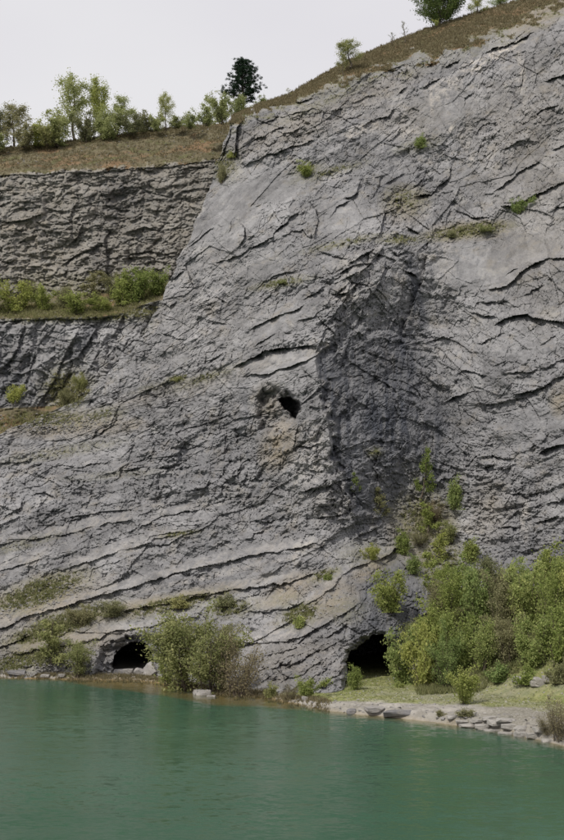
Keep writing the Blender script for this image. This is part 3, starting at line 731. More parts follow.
D3 = D3 + 2.2 * fbm(U3 / 60, V3 / 90, 201, 3)
seg = np.repeat(tr[:, None], nc2, 1)
wallm = ((seg > 0.08) & (seg < 0.47)) | ((seg > 0.56) & (seg < 0.87))
wlo = sstep(0.55, 0.57, seg)
wm = sstep(0.07, 0.085, seg) * (1 - sstep(0.46, 0.48, seg)) + wlo * (1 - sstep(0.85, 0.88, seg))
Ua = U3 + 4 * fbm(U3 / 26, V3 / 22, 205, 3); Va = V3 + 4 * fbm(U3 / 26, V3 / 22, 207, 3)
# lower wall: beds standing steeply, upper wall: near-level and broken
sh = np.where(seg > 0.5, 1.0, 0.0)
a2 = Ua * (1 - 0.25 * sh) + Va * 0.42 * sh; b2 = Va + 0.10 * Ua * (1 - sh) - 0.25 * Ua * sh
H3 = np.zeros(U3.shape)
sx_ = np.where(sh > 0, .62, 1.0); sy_ = np.where(sh > 0, 1.9, 1.0)
H3 += .8 * trif(a2 / 34 / sx_, b2 / 22 / sy_, 211) + .5 * trif(a2 / 17 / sx_, b2 / 10 / sy_, 213) + .3 * trif(a2 / 8.5 / sx_, b2 / 6 / sy_, 215)
h, e = facets(a2 / 11, b2 / (3.6 + 12 * sh), 225, .5, .8, (0, .4)); H3 += h * .34; H3 -= .2 * np.clip(1 - e / .06, 0, 1)
h, e = facets(Ua / 9, Va / 30, 227, .8, .8); H3 += h * .3; H3 -= .25 * np.clip(1 - e / .05, 0, 1)
h, e = facets((Ua + .3 * Va) / 12, (Va - .15 * Ua) / 10, 229, .8, .8); H3 += h * .42; H3 -= .25 * np.clip(1 - e / .05, 0, 1)
H3 += .36 * trif(Ua / 4.5, Va / 4, 217) + .18 * trif(Ua / 2.4, Va / 2.2, 219)
h, e = facets(a2 / (13 - 5 * sh), b2 / (7.5 + 7 * sh), 221, .4, .8); H3 += h * .42; H3 -= 0.45 * np.clip(1 - e / 0.08, 0, 1)
h, e = facets(a2 / (6.5 - 2 * sh), b2 / (4.2 + 1.5 * sh), 231, .4, .8); H3 += h * .3; H3 -= 0.15 * np.clip(1 - e / 0.12, 0, 1)
for lam, am, sd in ((17.0, 0.25, 251), (8.0, 0.12, 253)):
    ph = b2 / lam + 0.6 * fbm(U3 / 50, V3 / 30, sd, 3); fr = ph - np.floor(ph)
    H3 += (np.where(fr < .88, fr / .88, (1 - fr) / .12) - .4) * am * sstep(-.1, .1, fbm(U3 / 20, np.floor(ph) * 2.3 + .5, sd + 3, 2)) * (1 - sh)
H3 *= wm * (.8 + .1 * sh)
for pts, d, wt, r, wb in [
    ([(-80, 181), (0, 176), (30, 175), (60, 173), (90, 173), (140, 168), (175, 166), (214, 160)], .5, 5, .5, 5), ([(0, 222), (24, 220), (44, 214)], 1.2, 8, 1.0, 6),
    ([(66, 228), (72, 208), (78, 200)], 1.0, 8, .8, 6), ([(66, 248), (78, 236), (84, 222)], 1.2, 9, 1.2, 6), ([(60, 266), (75, 256), (96, 246)], 1.2, 8, 1.0, 5), ([(104, 284), (107, 262), (104, 240), (112, 228)], 1.2, 10, 1.6, 7),
    ([(125, 232), (145, 228), (165, 232)], .9, 7, .8, 5), ([(110, 292), (120, 283), (130, 276)], .8, 6, .8, 5), ([(128, 255), (150, 251), (170, 254)], .9, 7, .8, 5),
    ([(-10, 322), (20, 320), (60, 319), (104, 318), (122, 314)], .6, 4, .9, 5), ([(76, 362), (82, 350), (90, 338), (98, 326)], 1.0, 8, 1.3, 7), ([(36, 408), (46, 392), (55, 378), (66, 352), (78, 331)], 1.0, 8, 1.2, 7),
    ([(-4, 375), (10, 360), (17, 348), (25, 325)], 1.0, 8, 1.2, 7), ([(50, 402), (60, 388), (72, 370)], .8, 7, .9, 5), ([(20, 392), (28, 376), (36, 350)], .7, 6, .9, 5)]:
    ledge(H3, U3, V3, pts, d * .6, wt, r * .6, wb, Ua * .5 + U3 * .5, Va * .5 + V3 * .5)
H3 += (0.5 * fbm(U3 / 14, V3 / 6, 261, 4) + 0.25 * fbm(U3 / 4, V3 / 2.5, 263, 3)) * (1.5 - wm)
D3 = D3 - H3
veg3 = blobs(U3, V3, [(60, 312, 110, 10, 0, 1.0), (140, 295, 30, 12, 20, 1.0), (70, 285, 90, 12, 0, .4), (70, 395, 30, 24, -40, .8), (40, 425, 80, 16, 0, .7)])
veg3 = np.maximum(veg3, .75 * sstep(.085, .07, seg)); veg3 = np.maximum(veg3, .8 * sstep(.03, .012, seg))
soil3 = np.maximum(np.maximum(sstep(.095, .07, seg), .35 * sstep(.5, .44, seg)), .9 * (sstep(.46, .48, seg) * (1 - wlo)) + .8 * sstep(.85, .88, seg))
soil3 = np.maximum(soil3, blobs(U3, V3, [(20, 225, 40, 8, 5, .7), (40, 260, 50, 40, 0, .5), (30, 190, 50, 12, 5, .5)]))
dark3 = blobs(U3, V3, [(120, 200, 26, 26, 0, .6), (100, 260, 8, 30, 0, .6), (85, 340, 8, 26, -30, .6), (10, 380, 20, 30, 0, .5), (150, 200, 30, 10, 0, .3), (45, 390, 10, 20, 0, .3)])
pale3 = blobs(U3, V3, [(18, 225, 26, 3, 8, .5)])
X3, Y3, Z3 = world_pts(U3, V3, D3)
bk = (50, 30, 18, 10, 5, 2)
Xa = np.concatenate([[X3[0] * (1 + s / 400) for s in bk], X3]); Ya = np.concatenate([[Y3[0] + s for s in bk], Y3]); Za = np.concatenate([[Z3[0] + .06 * s - .2 for s in bk], Z3])
pt = lambda a: np.concatenate([np.repeat(a[:1], 6, 0), a])
at3 = dict(veg=pt(veg3), soil=pt(soil3), dark=pt(dark3), pale=pt(pale3), tone=pt(.5 * facets(a2 / 20, b2 / 12, 271, 0, 1)[0] + .5 * facets(a2 / 8, b2 / 5, 273, 0, 1)[0]))
sg = pt(seg + (seg < .2) * (.010 * trif(U3 / 7, V3 / 5, 281) + .006 * trif(U3 / 2.6, V3 / 2, 283)))[:-1, :-1]
split_grid("hillside", Xa, Ya, Za, sg < 0.08, M_turf, at3, kind='structure', label="brown turf slope above the upper left quarry wall", cat="hillside")
split_grid("quarry_wall", Xa, Ya, Za, (sg >= .08) & (sg < .47), M_wall, at3, kind='structure', label="brownish broken rock wall between the turf slope and the bench", cat="quarry wall")
split_grid("quarry_bench", Xa, Ya, Za, (sg >= .47) & (sg < .56), M_turf, at3, kind='structure', label="grassy bench with shrubs below the upper quarry wall", cat="bench")
split_grid("quarry_wall", Xa, Ya, Za, (sg >= .56) & (sg < .86), M_rock, at3, kind='structure', label="dark rock wall with steep fractures below the grassy bench", cat="quarry wall")
split_grid("scree_slope", Xa, Ya, Za, sg >= .86, M_turf, at3, kind='structure', label="scree slope at the foot of the lower left wall", cat="slope")
CU3, CV3, CY3 = U3[::3, ::3], V3[::3, ::3], D3[::3, ::3]


def on_wall(u, v):
    return float(CY3.ravel()[np.argmin((CU3 - u) ** 2 + (CV3 - v) ** 2)])


# ------------------------------------------------------------------ terrace, shore and lake bed
SH_U = [-400, -80, 0, 90, 130, 160, 185, 215, 265, 285, 310, 330, 355, 400, 430, 470, 500, 530, 564, 640, 1000]
SH_V = [677, 677, 678, 680, 680.5, 683, 688, 694, 697, 702, 707, 711, 714, 718, 722, 727, 732, 738, 746, 764, 830]
SH_Y = [water_Y(v) for v in SH_V]
NZ = 7


def ground_z(x, y):
    x = np.asarray(x, float); y = np.asarray(y, float)
    u = u_of(x, y)
    s = y - np.interp(u, SH_U, SH_Y) + 0.5 * fbm(x / 3.0, y / 3.0, 301, 3)
    shelf = np.interp(u, [60, 100, 150, 270, 300, 330, 600], [0.5, 6, 9.5, 5.5, 2.0, 1.2, 0.6])
    bed = np.where(s > -shelf, -0.05 - 0.42 * (-s / np.maximum(shelf, .1)) ** 0.8, -0.45 - 0.30 * (-s - shelf))
    bed = np.maximum(bed, -9)
    bank = np.interp(u, [0, 150, 280, 310, 400, 520, 600], [.25, .2, .15, .45, .55, .8, .9])
    land = bank * sstep(0, 0.9, s) + 0.018 * np.clip(s, 0, 60)
    # talus against the right-hand wall
    yt = np.interp(u, [380, 410, 440, 500, 564, 700], [140, 119, 113, 107, 101, 90])
    land = land + np.minimum(0.42 * np.clip(y - yt, 0, 45), 7.5) * sstep(390, 430, u) * (1 + .12 * fbm(x / 4, y / 4, 311, 3))
    fh, fe = facets(x / 1.5 + .3 * y, y / 1.1, 331, .8, .9)
    rockb = sstep(.2, .8, s) * (1 - sstep(3.5, 7, s)) * sstep(285, 320, u)
    land = land + rockb * (.13 * fh - .12 * np.clip(1 - fe / .12, 0, 1))
    land = land + 0.10 * fbm(x / 2.2, y / 2.2, 305, 4) + 0.03 * fbm(x / .5, y / .5, 307, 2)
    return np.where(s > 0, land, bed + 0.06 * fbm(x / 1.5, y / 1.5, 309, 3))


gu = np.concatenate([np.linspace(-420, -90, 12), np.linspace(-80, 660, 560), np.linspace(680, 1000, 12)])
gy = np.concatenate([np.linspace(20, 70, 16)[:-1], np.linspace(70, 135, 430), np.linspace(136, 160, 30)])
GU, GY = np.meshgrid(gu, gy)
GX = (GU - 282) / F * (GY * CP - 13.5 * SP)
GZ = ground_z(GX, GY)
gs = GY - np.interp(GU, SH_U, SH_Y)
shore_band = np.interp(GU, [270, 300, 400, 470, 530, 564], [0, 2.0, 4.5, 6.5, 8.5, 6])
gr_m = sstep(0, 1.5, gs - shore_band + 1.6 * fbm(GX / 2.5, GY / 2.0, 321, 4))
path = np.maximum(blobs(GU, GY, [(385, 112, 30, 2.2, 0, .9)]), 0)
px_v = 550 + 1166 * 13.3 / GY
gravel = np.maximum(blobs(GU, px_v, [(395, 689, 36, 4, 0, .8), (470, 695, 90, 5, -2, .9), (520, 712, 50, 12, 0, .9), (350, 700, 30, 3, 0, .5), (455, 712, 50, 6, 0, .6)]), 0)
sandy = sstep(40, 90, GU) * sstep(300, 270, GU)
G_veg = np.clip(gr_m * (1 - .6 * gravel) * sstep(270, 300, GU) * (1.15 + .8 * fbm(GX / 3, GY / 3, 325, 3)), 0, 1)


def ground_material():
    m, nt, out = mat_new("terrace_ground"); N = NT(nt)
    P = N.n("ShaderNodeTexCoord").outputs['Object']
    fine = N.noise(P, 5.0, 6, 0.75); mid = N.noise(P, 0.8, 5, 0.6)
    rock = N.mix(N.ramp(mid, .35, .65), c4(.24, .225, .20), c4(.37, .35, .32))
    rock = N.mix(N.math('MULTIPLY', N.ramp(fine, .5, .7), .5), rock, c4(.2, .18, .155))
    grav = N.mix(N.ramp(fine, .38, .62), c4(.14, .13, .10), c4(.28, .265, .23))
    grass = N.mix(N.ramp(N.noise(P, 1.6, 5, .65), .35, .65), c4(.15, .175, .06), c4(.25, .25, .11))
    sand = N.mix(N.ramp(fine, .35, .65), c4(.22, .165, .085), c4(.31, .235, .13))
    col = N.mix(N.attr('gravel'), rock, grav)
    col = N.mix(N.math('MULTIPLY', N.attr('veg'), N.ramp(N.noise(P, 2.6, 5, .7), .22, .42)), col, grass)
    col = N.mix(N.attr('sand'), col, sand)
    bs = N.n("ShaderNodeBsdfPrincipled"); N.l(col, bs.inputs['Base Color']); bs.inputs['Roughness'].default_value = .9
    bs.inputs['Specular IOR Level'].default_value = .2
    b = N.n("ShaderNodeBump"); b.inputs['Strength'].default_value = .8; b.inputs['Distance'].default_value = .1
    N.l(N.noise(P, 4, 7, .75), b.inputs['Height']); N.l(b.outputs[0], bs.inputs['Normal'])
    N.l(bs.outputs[0], out.inputs[0]); return m


M_ground = ground_material()
gat = dict(veg=G_veg, gravel=gravel, sand=np.where(gs < 0.3, 1, 0) * sandy + sandy * .6 * sstep(2, .3, gs))
gat['sand'] = np.clip(np.where(gs > 0.3, sandy * .6 * sstep(2, .3, gs), np.where(GU < 300, 1, .25)), 0, 1)
split_grid("ground", GX, GY, GZ, np.ones((len(gy) - 1, len(gu) - 1), bool), M_ground, gat, kind='structure', label="flat shore terrace and shallow lake bed below the cliff", cat="ground")


def g_at(u, v):
    """Where the line of sight (u, v) meets the terrace."""
    for Yk in np.arange(70, 150, 0.25):
        x, y, z = world_pts(u, v, Yk)
        if z <= float(ground_z(x, y)):
            return x, Yk, float(ground_z(x, Yk))
    return world_pts(u, v, 125)


# ------------------------------------------------------------------ water
def water_material():
    m, nt, out = mat_new("green_lake_water"); N = NT(nt)
    P = N.n("ShaderNodeTexCoord").outputs['Object']
    bs = N.n("ShaderNodeBsdfPrincipled")
    big = N.noise(N.scalevec(P, (.02, .05, 1)), 1.0, 3, .5)
    N.l(N.mix(N.ramp(big, .3, .7), c4(.034, .082, .050), c4(.044, .099, .063)), bs.inputs['Base Color'])
    bs.inputs['Roughness'].default_value = .15; bs.inputs['IOR'].default_value = 1.33
    bs.inputs['Specular IOR Level'].default_value = .30
    def wave(sc, amp, det=2):
        x = N.n("ShaderNodeTexNoise"); N.l(N.scalevec(P, sc), x.inputs['Vector'])
        x.inputs['Scale'].default_value = 1.0; x.inputs['Detail'].default_value = det; x.inputs['Roughness'].default_value = .55
        v = N.n("ShaderNodeVectorMath"); v.operation = 'SUBTRACT'; N.l(x.outputs['Color'], v.inputs[0]); v.inputs[1].default_value = (.5, .5, .5)
        m_ = N.n("ShaderNodeVectorMath"); m_.operation = 'MULTIPLY'; N.l(v.outputs[0], m_.inputs[0]); m_.inputs[1].default_value = amp
        return m_.outputs[0]
    gust = N.math('ADD', N.math('MULTIPLY', N.ramp(N.noise(N.scalevec(P, (.035, .10, 1)), 1.0, 3, .6), .35, .65), .7), .55)
    acc = None
    for sc, am in (((.35, .8, 1), (.08, .16, 0)), ((1.1, 2.6, 1), (.14, .34, 0)), ((3.2, 7.5, 1), (.14, .30, 0))):
        w_ = wave(sc, am)
        if acc is None: acc = w_
        else:
            ad = N.n("ShaderNodeVectorMath"); ad.operation = 'ADD'; N.l(acc, ad.inputs[0]); N.l(w_, ad.inputs[1]); acc = ad.outputs[0]
    sc_ = N.n("ShaderNodeVectorMath"); sc_.operation = 'SCALE'; N.l(acc, sc_.inputs[0]); N.l(gust, sc_.inputs['Scale'])
    up_ = N.n("ShaderNodeVectorMath"); up_.operation = 'ADD'; N.l(sc_.outputs[0], up_.inputs[0]); up_.inputs[1].default_value = (0, 0, 1)
    b1 = N.n("ShaderNodeVectorMath"); b1.operation = 'NORMALIZE'; N.l(up_.outputs[0], b1.inputs[0])
    N.l(b1.outputs[0], bs.inputs['Normal'])
    tr = N.n("ShaderNodeBsdfTransparent"); tr.inputs[0].default_value = (.90, .86, .68, 1)
    gl = N.n("ShaderNodeBsdfGlossy"); gl.inputs['Roughness'].default_value = .12; N.l(b1.outputs[0], gl.inputs['Normal'])
    fr = N.n("ShaderNodeFresnel"); fr.inputs[0].default_value = 1.33; N.l(b1.outputs[0], fr.inputs['Normal'])
    sh = N.n("ShaderNodeMixShader"); N.l(N.math('MULTIPLY', fr.outputs[0], .5), sh.inputs[0]); N.l(tr.outputs[0], sh.inputs[1]); N.l(gl.outputs[0], sh.inputs[2])
    mx = N.n("ShaderNodeMixShader"); N.l(N.attr('shallow'), mx.inputs[0]); N.l(bs.outputs[0], mx.inputs[1]); N.l(sh.outputs[0], mx.inputs[2])
    N.l(mx.outputs[0], out.inputs[0]); return m


M_water = water_material()
wx = np.concatenate([[-900, -400, -150], np.linspace(-60, 60, 240), [150, 400, 900]])
wy = np.concatenate([[-800, -200, 0, 40], np.linspace(70, 138, 260)])
WX, WY = np.meshgrid(wx, wy)
dep = -ground_z(WX, WY)
shal = np.clip(1.0 - dep / 1.0, 0, 1) ** 0.75 * (WY > 60)
split_grid("lake", WX, WY, WX * 0, np.ones((len(wy) - 1, len(wx) - 1), bool), M_water, dict(shallow=shal), kind='structure', label="green rippled quarry lake", cat="water")

# ------------------------------------------------------------------ rocks
def rock_mesh(seed, sx, sy, sz, mat, n=5):
    r = np.random.default_rng(seed)
    g = np.linspace(-1, 1, n + 1)
    vs = {}; V_ = []; F_ = []
    def vid(p):
        k = tuple(np.round(p, 5))
        if k not in vs: vs[k] = len(V_); V_.append(p)
        return vs[k]
    for ax in range(3):
        for sgn in (-1, 1):
            for i in range(n):
                for j in range(n):
                    q = []
                    for a, b in ((i, j), (i + 1, j), (i + 1, j + 1), (i, j + 1)):
                        p = np.zeros(3); p[ax] = sgn; p[(ax + 1) % 3] = g[a]; p[(ax + 2) % 3] = g[b]
                        q.append(vid(p))
                    F_.append(q if sgn > 0 else q[::-1])
    P = np.array(V_) * 0.95
    for k in range(9):
        nrm = r.standard_normal(3); nrm /= np.linalg.norm(nrm)
        dd = r.uniform(.85, 1.35)
        ex = np.clip(P @ nrm - dd, 0, None)
        P = P - ex[:, None] * nrm
    P = P * np.array([sx, sy, sz])
    P += 0.035 * min(sx, sy, sz) * r.standard_normal(P.shape)
    return mesh_np("rock", P, np.array(F_), mat, False)


M_stone = rock_material("loose_stone", (.20, .19, .185), (.36, .345, .33), with_attr=False, bump=.5)
M_scree = rock_material('scree_stone', (.13, .125, .12), (.27, .26, .25), with_attr=False, bump=.5)
M_stoned = rock_material("dark_loose_stone", (.10, .10, .105), (.20, .195, .20), with_attr=False, bump=.5)


def put_rock(u, v, wpx, hpx, dpx, seed, name, label, cat, mat=None, group=None, rz=0, tilt=0, sink=.25):
    x, y, z = g_at(u, v)
    k = y / F * .5
    me = rock_mesh(seed, wpx * k, dpx * k, hpx * k, mat or M_stone)
    o = ob(name, me, label=label, cat=cat, group=group)
    zz_ = max(z, -.25)
    o.location = (x, y, zz_ + hpx * k * (1 - sink)); o.rotation_euler = (math.radians(tilt * .5), math.radians(tilt), math.radians(rz))
    return o


put_rock(351, 713.5, 9, 5, 10, 11, "boulder", "small dark boulder at the waterline, left end of the pale shore", "boulder", M_stoned)
put_rock(375, 714, 19, 5, 16, 12, "rock_slab", "blocky grey slab on the shore with a flat top, between the small boulder and the long dark slab", "rock slab", rz=12)
put_rock(398, 716.5, 30, 6, 16, 13, "rock_slab", "long dark wedge-shaped slab lying at the waterline", "rock slab", M_stoned, rz=-6, tilt=-6)
put_rock(305, 700, 7, 4, 7, 14, "stone", "lone pale stone by the grass at the left end of the terrace", "stone")
put_rock(202, 697, 16, 8, 14, 15, "boulder", "pale boulder in the brown shallows, larger of the pair", "boulder", rz=20)
put_rock(211, 699, 9, 4, 8, 16, "stone", "small stone in the brown shallows beside the pale boulder", "stone")
put_rock(101, 673, 20, 11, 14, 17, "boulder", "big grey boulder at the left edge of the left cave mouth", "boulder", M_stone, rz=30, sink=.4)
put_rock(106, 671, 11, 8, 10, 18, "boulder", "pale boulder tucked against the big grey one at the left cave", "boulder")
put_rock(119, 674, 12, 5, 10, 19, "stone", "low dark stone in front of the left cave mouth", "stone", M_stoned)
put_rock(128, 675, 10, 7, 8, 20, "stone", "pale stone in the middle of the left cave mouth", "stone")
put_rock(138, 675.5, 9, 8, 8, 21, "stone", "pale upright stone right of centre in the left cave mouth", "stone", tilt=25)
put_rock(150, 676, 13, 14, 9, 22, "rock_slab", "grey slab leaning beside the willow at the left cave", "rock slab", tilt=-38, rz=-10)
put_rock(17, 675, 18, 5, 12, 23, "rock_slab", "dark flat rock at the waterline on the far left shore", "rock slab", M_stoned)
put_rock(45, 677, 9, 3, 8, 24, "stone", "small flat stone at the waterline, left of the slim tree", "stone")
put_rock(62, 677, 7, 3, 8, 25, "stone", "small flat stone at the waterline, right of the slim tree foot", "stone")
put_rock(372, 708, 4, 2, 4, 26, "stone", "tiny stone on the grass edge behind the blocky slab", "stone")
slabs = [(470, 728, 20, 4, 16, 5), (484, 731, 18, 5, 14, -8), (497, 729, 16, 5, 14, 14), (509, 732, 16, 6, 12, -4), (521, 731, 14, 6, 12, 20), (478, 725, 14, 4, 12, 30), (493, 735, 18, 5, 10, 3),
         (507, 738, 18, 6, 9, -12), (521, 739, 13, 8, 9, 8), (533, 741, 12, 6, 9, 0), (540, 735, 12, 5, 10, 15), (489, 721, 14, 3, 12, 10), (505, 722, 20, 3, 14, -5), (547, 744, 10, 6, 9, 0), (462, 724, 12, 3, 10, 0), (452, 722, 9, 3, 8, 0)]
desc = ["westernmost low slab", "thin slab at the waterline", "tilted pale slab", "thick pale slab", "square pale block", "small back slab", "lowest slab at the waterline", "slab with a shadowed gap beside it",
        "tall block at the waterline", "dark-footed block near the brown shrub", "back block near the brown shrub", "thin slab furthest back", "broad thin slab on the gravel", "last block before the brown shrub", "thin chip on the ledge", "smallest chip on the ledge"]
for i, (u, v, w, h_, d_, rz) in enumerate(slabs):
    put_rock(u, v, w, h_, d_, 40 + i, "rock_slab", f"{desc[i]} in the pale broken ledge", "rock slab", M_shore, "broken limestone slabs on the right shore", rz, (i * 37 % 11) - 5, .35)


def rubble(name, pts, smin, smax, mat, label, cat):
    """Countless small stones, one mesh."""
    r = np.random.default_rng(len(pts)); Vs = []; Fs = []; n0 = 0
    base = np.array([[1, 0, -.2], [0, 1, -.2], [-1, 0, -.2], [0, -1, -.2], [.3, .2, .8], [-.4, -.2, .6]])
    fc = np.array([[0, 1, 4], [1, 2, 5], [1, 5, 4], [2, 3, 5], [3, 0, 4], [3, 4, 5]])
    for p in pts:
        s = r.uniform(smin, smax) ** 1.0 * r.uniform(.6, 1); a = r.uniform(0, 6.28)
        q = (base + .18 * r.standard_normal(base.shape)) * np.array([s, s * .8, s * .6])
        R = np.array([[math.cos(a), -math.sin(a), 0], [math.sin(a), math.cos(a), 0], [0, 0, 1]])
        Vs.append(q @ R.T + p); Fs.append(fc + n0); n0 += 6
    return ob(name, mesh_np(name, np.concatenate(Vs), np.concatenate(Fs), mat, False), label=label, cat=cat, kind='stuff')


def cliff_samples(n, mask, arrs, seed):
    r = np.random.default_rng(seed); w = mask.ravel().clip(0); w = w / w.sum()
    idx = r.choice(w.size, n, p=w)
    return np.stack([a.ravel()[idx] for a in arrs], 1)


XYZ0 = world_pts(U, V, D); XYZ3 = world_pts(U3, V3, D3)
scree_m = blobs(U, V, [(45, 425, 60, 9, 0, 1), (40, 598, 50, 12, 18, .8), (40, 660, 60, 12, 5, .8), (170, 606, 60, 7, 12, .5), (395, 200, 24, 14, 0, .4), (465, 232, 36, 6, 5, .5), (310, 612, 30, 12, 20, .4)]) ** 2 
pts = np.concatenate([cliff_samples(1500, scree_m, XYZ0, 1), cliff_samples(500, (seg > .88) * 1.0 * (U3 < 110), XYZ3, 2), cliff_samples(900, sstep(.09, .05, seg) + .7 * (seg > .48) * (seg < .56), XYZ3, 3)])
rubble("scree", pts, .10, .36, M_scree, "loose grey stones scattered over the slopes and ledges", "scree")
r_ = np.random.default_rng(5); gp = []
for k in range(1500):
    u = r_.uniform(320, 600); y = r_.uniform(86, 124)
    x = (u - 282) / F * y; s = y - np.interp(u, SH_U, SH_Y)
    if s < .3: continue
    gp.append((x, y, float(ground_z(x, y))))
for k in range(260):
    u = r_.uniform(60, 300); y = np.interp(u, SH_U, SH_Y) + r_.uniform(-2.5, .8); x = (u - 282) / F * y
    gp.append((x, y, float(ground_z(x, y))))
gp2 = []
for k in range(200):
    u = r_.uniform(290, 600); s_ = abs(r_.normal(0, 2.2)) + .1; y = np.interp(u, SH_U, SH_Y) + s_; x = (u - 282) / F * y
    gp2.append((x, y, float(ground_z(x, y))))
rubble("rubble", np.array(gp2), .10, .34, M_scree, "mixed grey stones along the right shore", "rubble")
rubble("gravel", np.array(gp), .05, .17, M_shore, "pale stones strewn on the terrace and shoreline", "gravel")

# ------------------------------------------------------------------ vegetation
def tube(path, r0, r1, n=5):
    path = np.array(path); m = len(path); Vv = []; 
    for i, p in enumerate(path):
        d = path[min(i + 1, m - 1)] - path[max(i - 1, 0)]; d = d / (np.linalg.norm(d) + 1e-9)
        a = np.cross(d, [0.3, 0.9, 0.1]); a /= np.linalg.norm(a) + 1e-9; b = np.cross(d, a)
        r = r0 + (r1 - r0) * i / (m - 1)
        for k in range(n):
            t = 6.2831853 * k / n
            Vv.append(p + r * (math.cos(t) * a + math.sin(t) * b))
    Ff = [[i * n + k, i * n + (k + 1) % n, (i + 1) * n + (k + 1) % n, (i + 1) * n + k] for i in range(m - 1) for k in range(n)]
    return np.array(Vv), np.array(Ff)


def join(parts):
    Vv = []; Ff = []; n = 0
    for v, f in parts:
        Vv.append(v); Ff.append(f + n); n += len(v)
    return np.concatenate(Vv), np.concatenate(Ff)


def leaf_quads(P, size, r, up=.3, aspect=.55):
    n = len(P)
    a = r.standard_normal((n, 3)); a /= np.linalg.norm(a, axis=1)[:, None]
    b = np.cross(a, r.standard_normal((n, 3)) + np.array([0, 0, up])); b /= np.linalg.norm(b, axis=1)[:, None] + 1e-9
    s = size * r.uniform(.55, 1.3, n)[:, None]
    v = np.stack([P - a * s * .5, P + b * s * aspect * .5, P + a * s * .5, P - b * s * aspect * .5], 1).reshape(-1, 3)
    return v, np.arange(4 * n).reshape(n, 4)


def grow(seed, h, w, stems=7, leaves=5600, leaf=0.136, low=.12, clump=.3, trunk=0, taper=.5, spread=1.0, twigs=9):
    """Branching plant h high and about w wide. Returns wood and leaf geometry (base at the origin)."""
    r = np.random.default_rng(seed); wood = []; tips = []
    starts = []
    if trunk > 0:
        pth = [np.array([0, 0, -.4])]; p = pth[0]
        for i in range(7):
            p = p + np.array([r.normal(0, .03 * h), r.normal(0, .03 * h), (h * .82 + .4) / 7]); pth.append(p)
        wood.append(tube(pth, h * .022, h * .006, 6))
        for k in range(stems):
            t = trunk + (1 - trunk) * (k + r.uniform(0, .8)) / stems
            f = min(t, .99) * 7 * .98; i = int(f); q = pth[i] + (pth[min(i + 1, 7)] - pth[i]) * (f - i)
            L = w * .5 * (1 - .55 * max(0, t - .35) / .65) * r.uniform(.75, 1.1)
            starts.append((q, L, r.uniform(.25, .9) + .5 * max(0, t - .5), k * 2.4 + r.uniform(-.4, .4)))
    else:
        for k in range(stems):
            starts.append((np.array([r.normal(0, .05 * w), r.normal(0, .05 * w), -.15]), h * r.uniform(.62, 1.0), None, k * 2.4 + r.uniform(-.5, .5)))
    for q, L, rise, az in starts:
        if rise is None:
            lean = r.uniform(.05, 1.0) * math.atan2(w * .5, h) * 1.25
            d = np.array([math.sin(lean) * math.cos(az), math.sin(lean) * math.sin(az), math.cos(lean)])
            L = min(L, h) if lean < .6 else L * .85
        else:
            d = np.array([math.cos(az), math.sin(az), rise]); d /= np.linalg.norm(d)
        p = q; pth = [p]; m = 6
        for i in range(m):
            d = d + r.normal(0, .13, 3) + np.array([0, 0, .05]); d /= np.linalg.norm(d)
            p = p + d * L / m; pth.append(p)
        wood.append(tube(pth, max(.018, L * .011), .008, 4))
        for j in range(twigs):
            f = r.uniform(low, 1) * m * .99; i = int(f); s = pth[i] + (pth[i + 1] - pth[i]) * (f - i)
            e = d * .6 + r.normal(0, .75, 3) + np.array([0, 0, .25]); e /= np.linalg.norm(e)
            l2 = L * r.uniform(.12, .36) * (1.2 - .5 * f / m) * spread
            e2 = s + e * l2 * .55; e3 = e2 + (e + r.normal(0, .3, 3)) * l2 * .45
            wood.append(tube([s, e2, e3], max(.010, L * .004), .004, 3))
            tips.append((s, e2, e3))
    tips = np.array(tips); k = r.integers(0, len(tips), leaves); wgt = r.dirichlet(np.ones(len(tips)) * 2.0)
    k = r.choice(len(tips), leaves, p=wgt); t = r.uniform(.15, 1.05, leaves)[:, None]
    T3 = tips[k]
    P = np.where(t < .55, T3[:, 0] + (T3[:, 1] - T3[:, 0]) * t / .55, T3[:, 1] + (T3[:, 2] - T3[:, 1]) * (t - .55) / .45)
    P = P + r.standard_normal((leaves, 3)) * clump * (.4 + .6 * r.random((leaves, 1)))
    P[:, 2] = np.maximum(P[:, 2], .03)
    return join(wood), leaf_quads(P, leaf, r)


PROTO = {}


def proto(kind, var, build, leafmat, wood=M_bark):
    key = (kind, var)
    if key not in PROTO:
        (wv, wf), (lv, lf) = build()
        wf4 = wf
        PROTO[key] = (mesh_np(kind + "_wood", wv, wf4, wood, True), mesh_np(kind + "_leaves", lv, lf, M_leafs[leafmat], False))
    return PROTO[key]


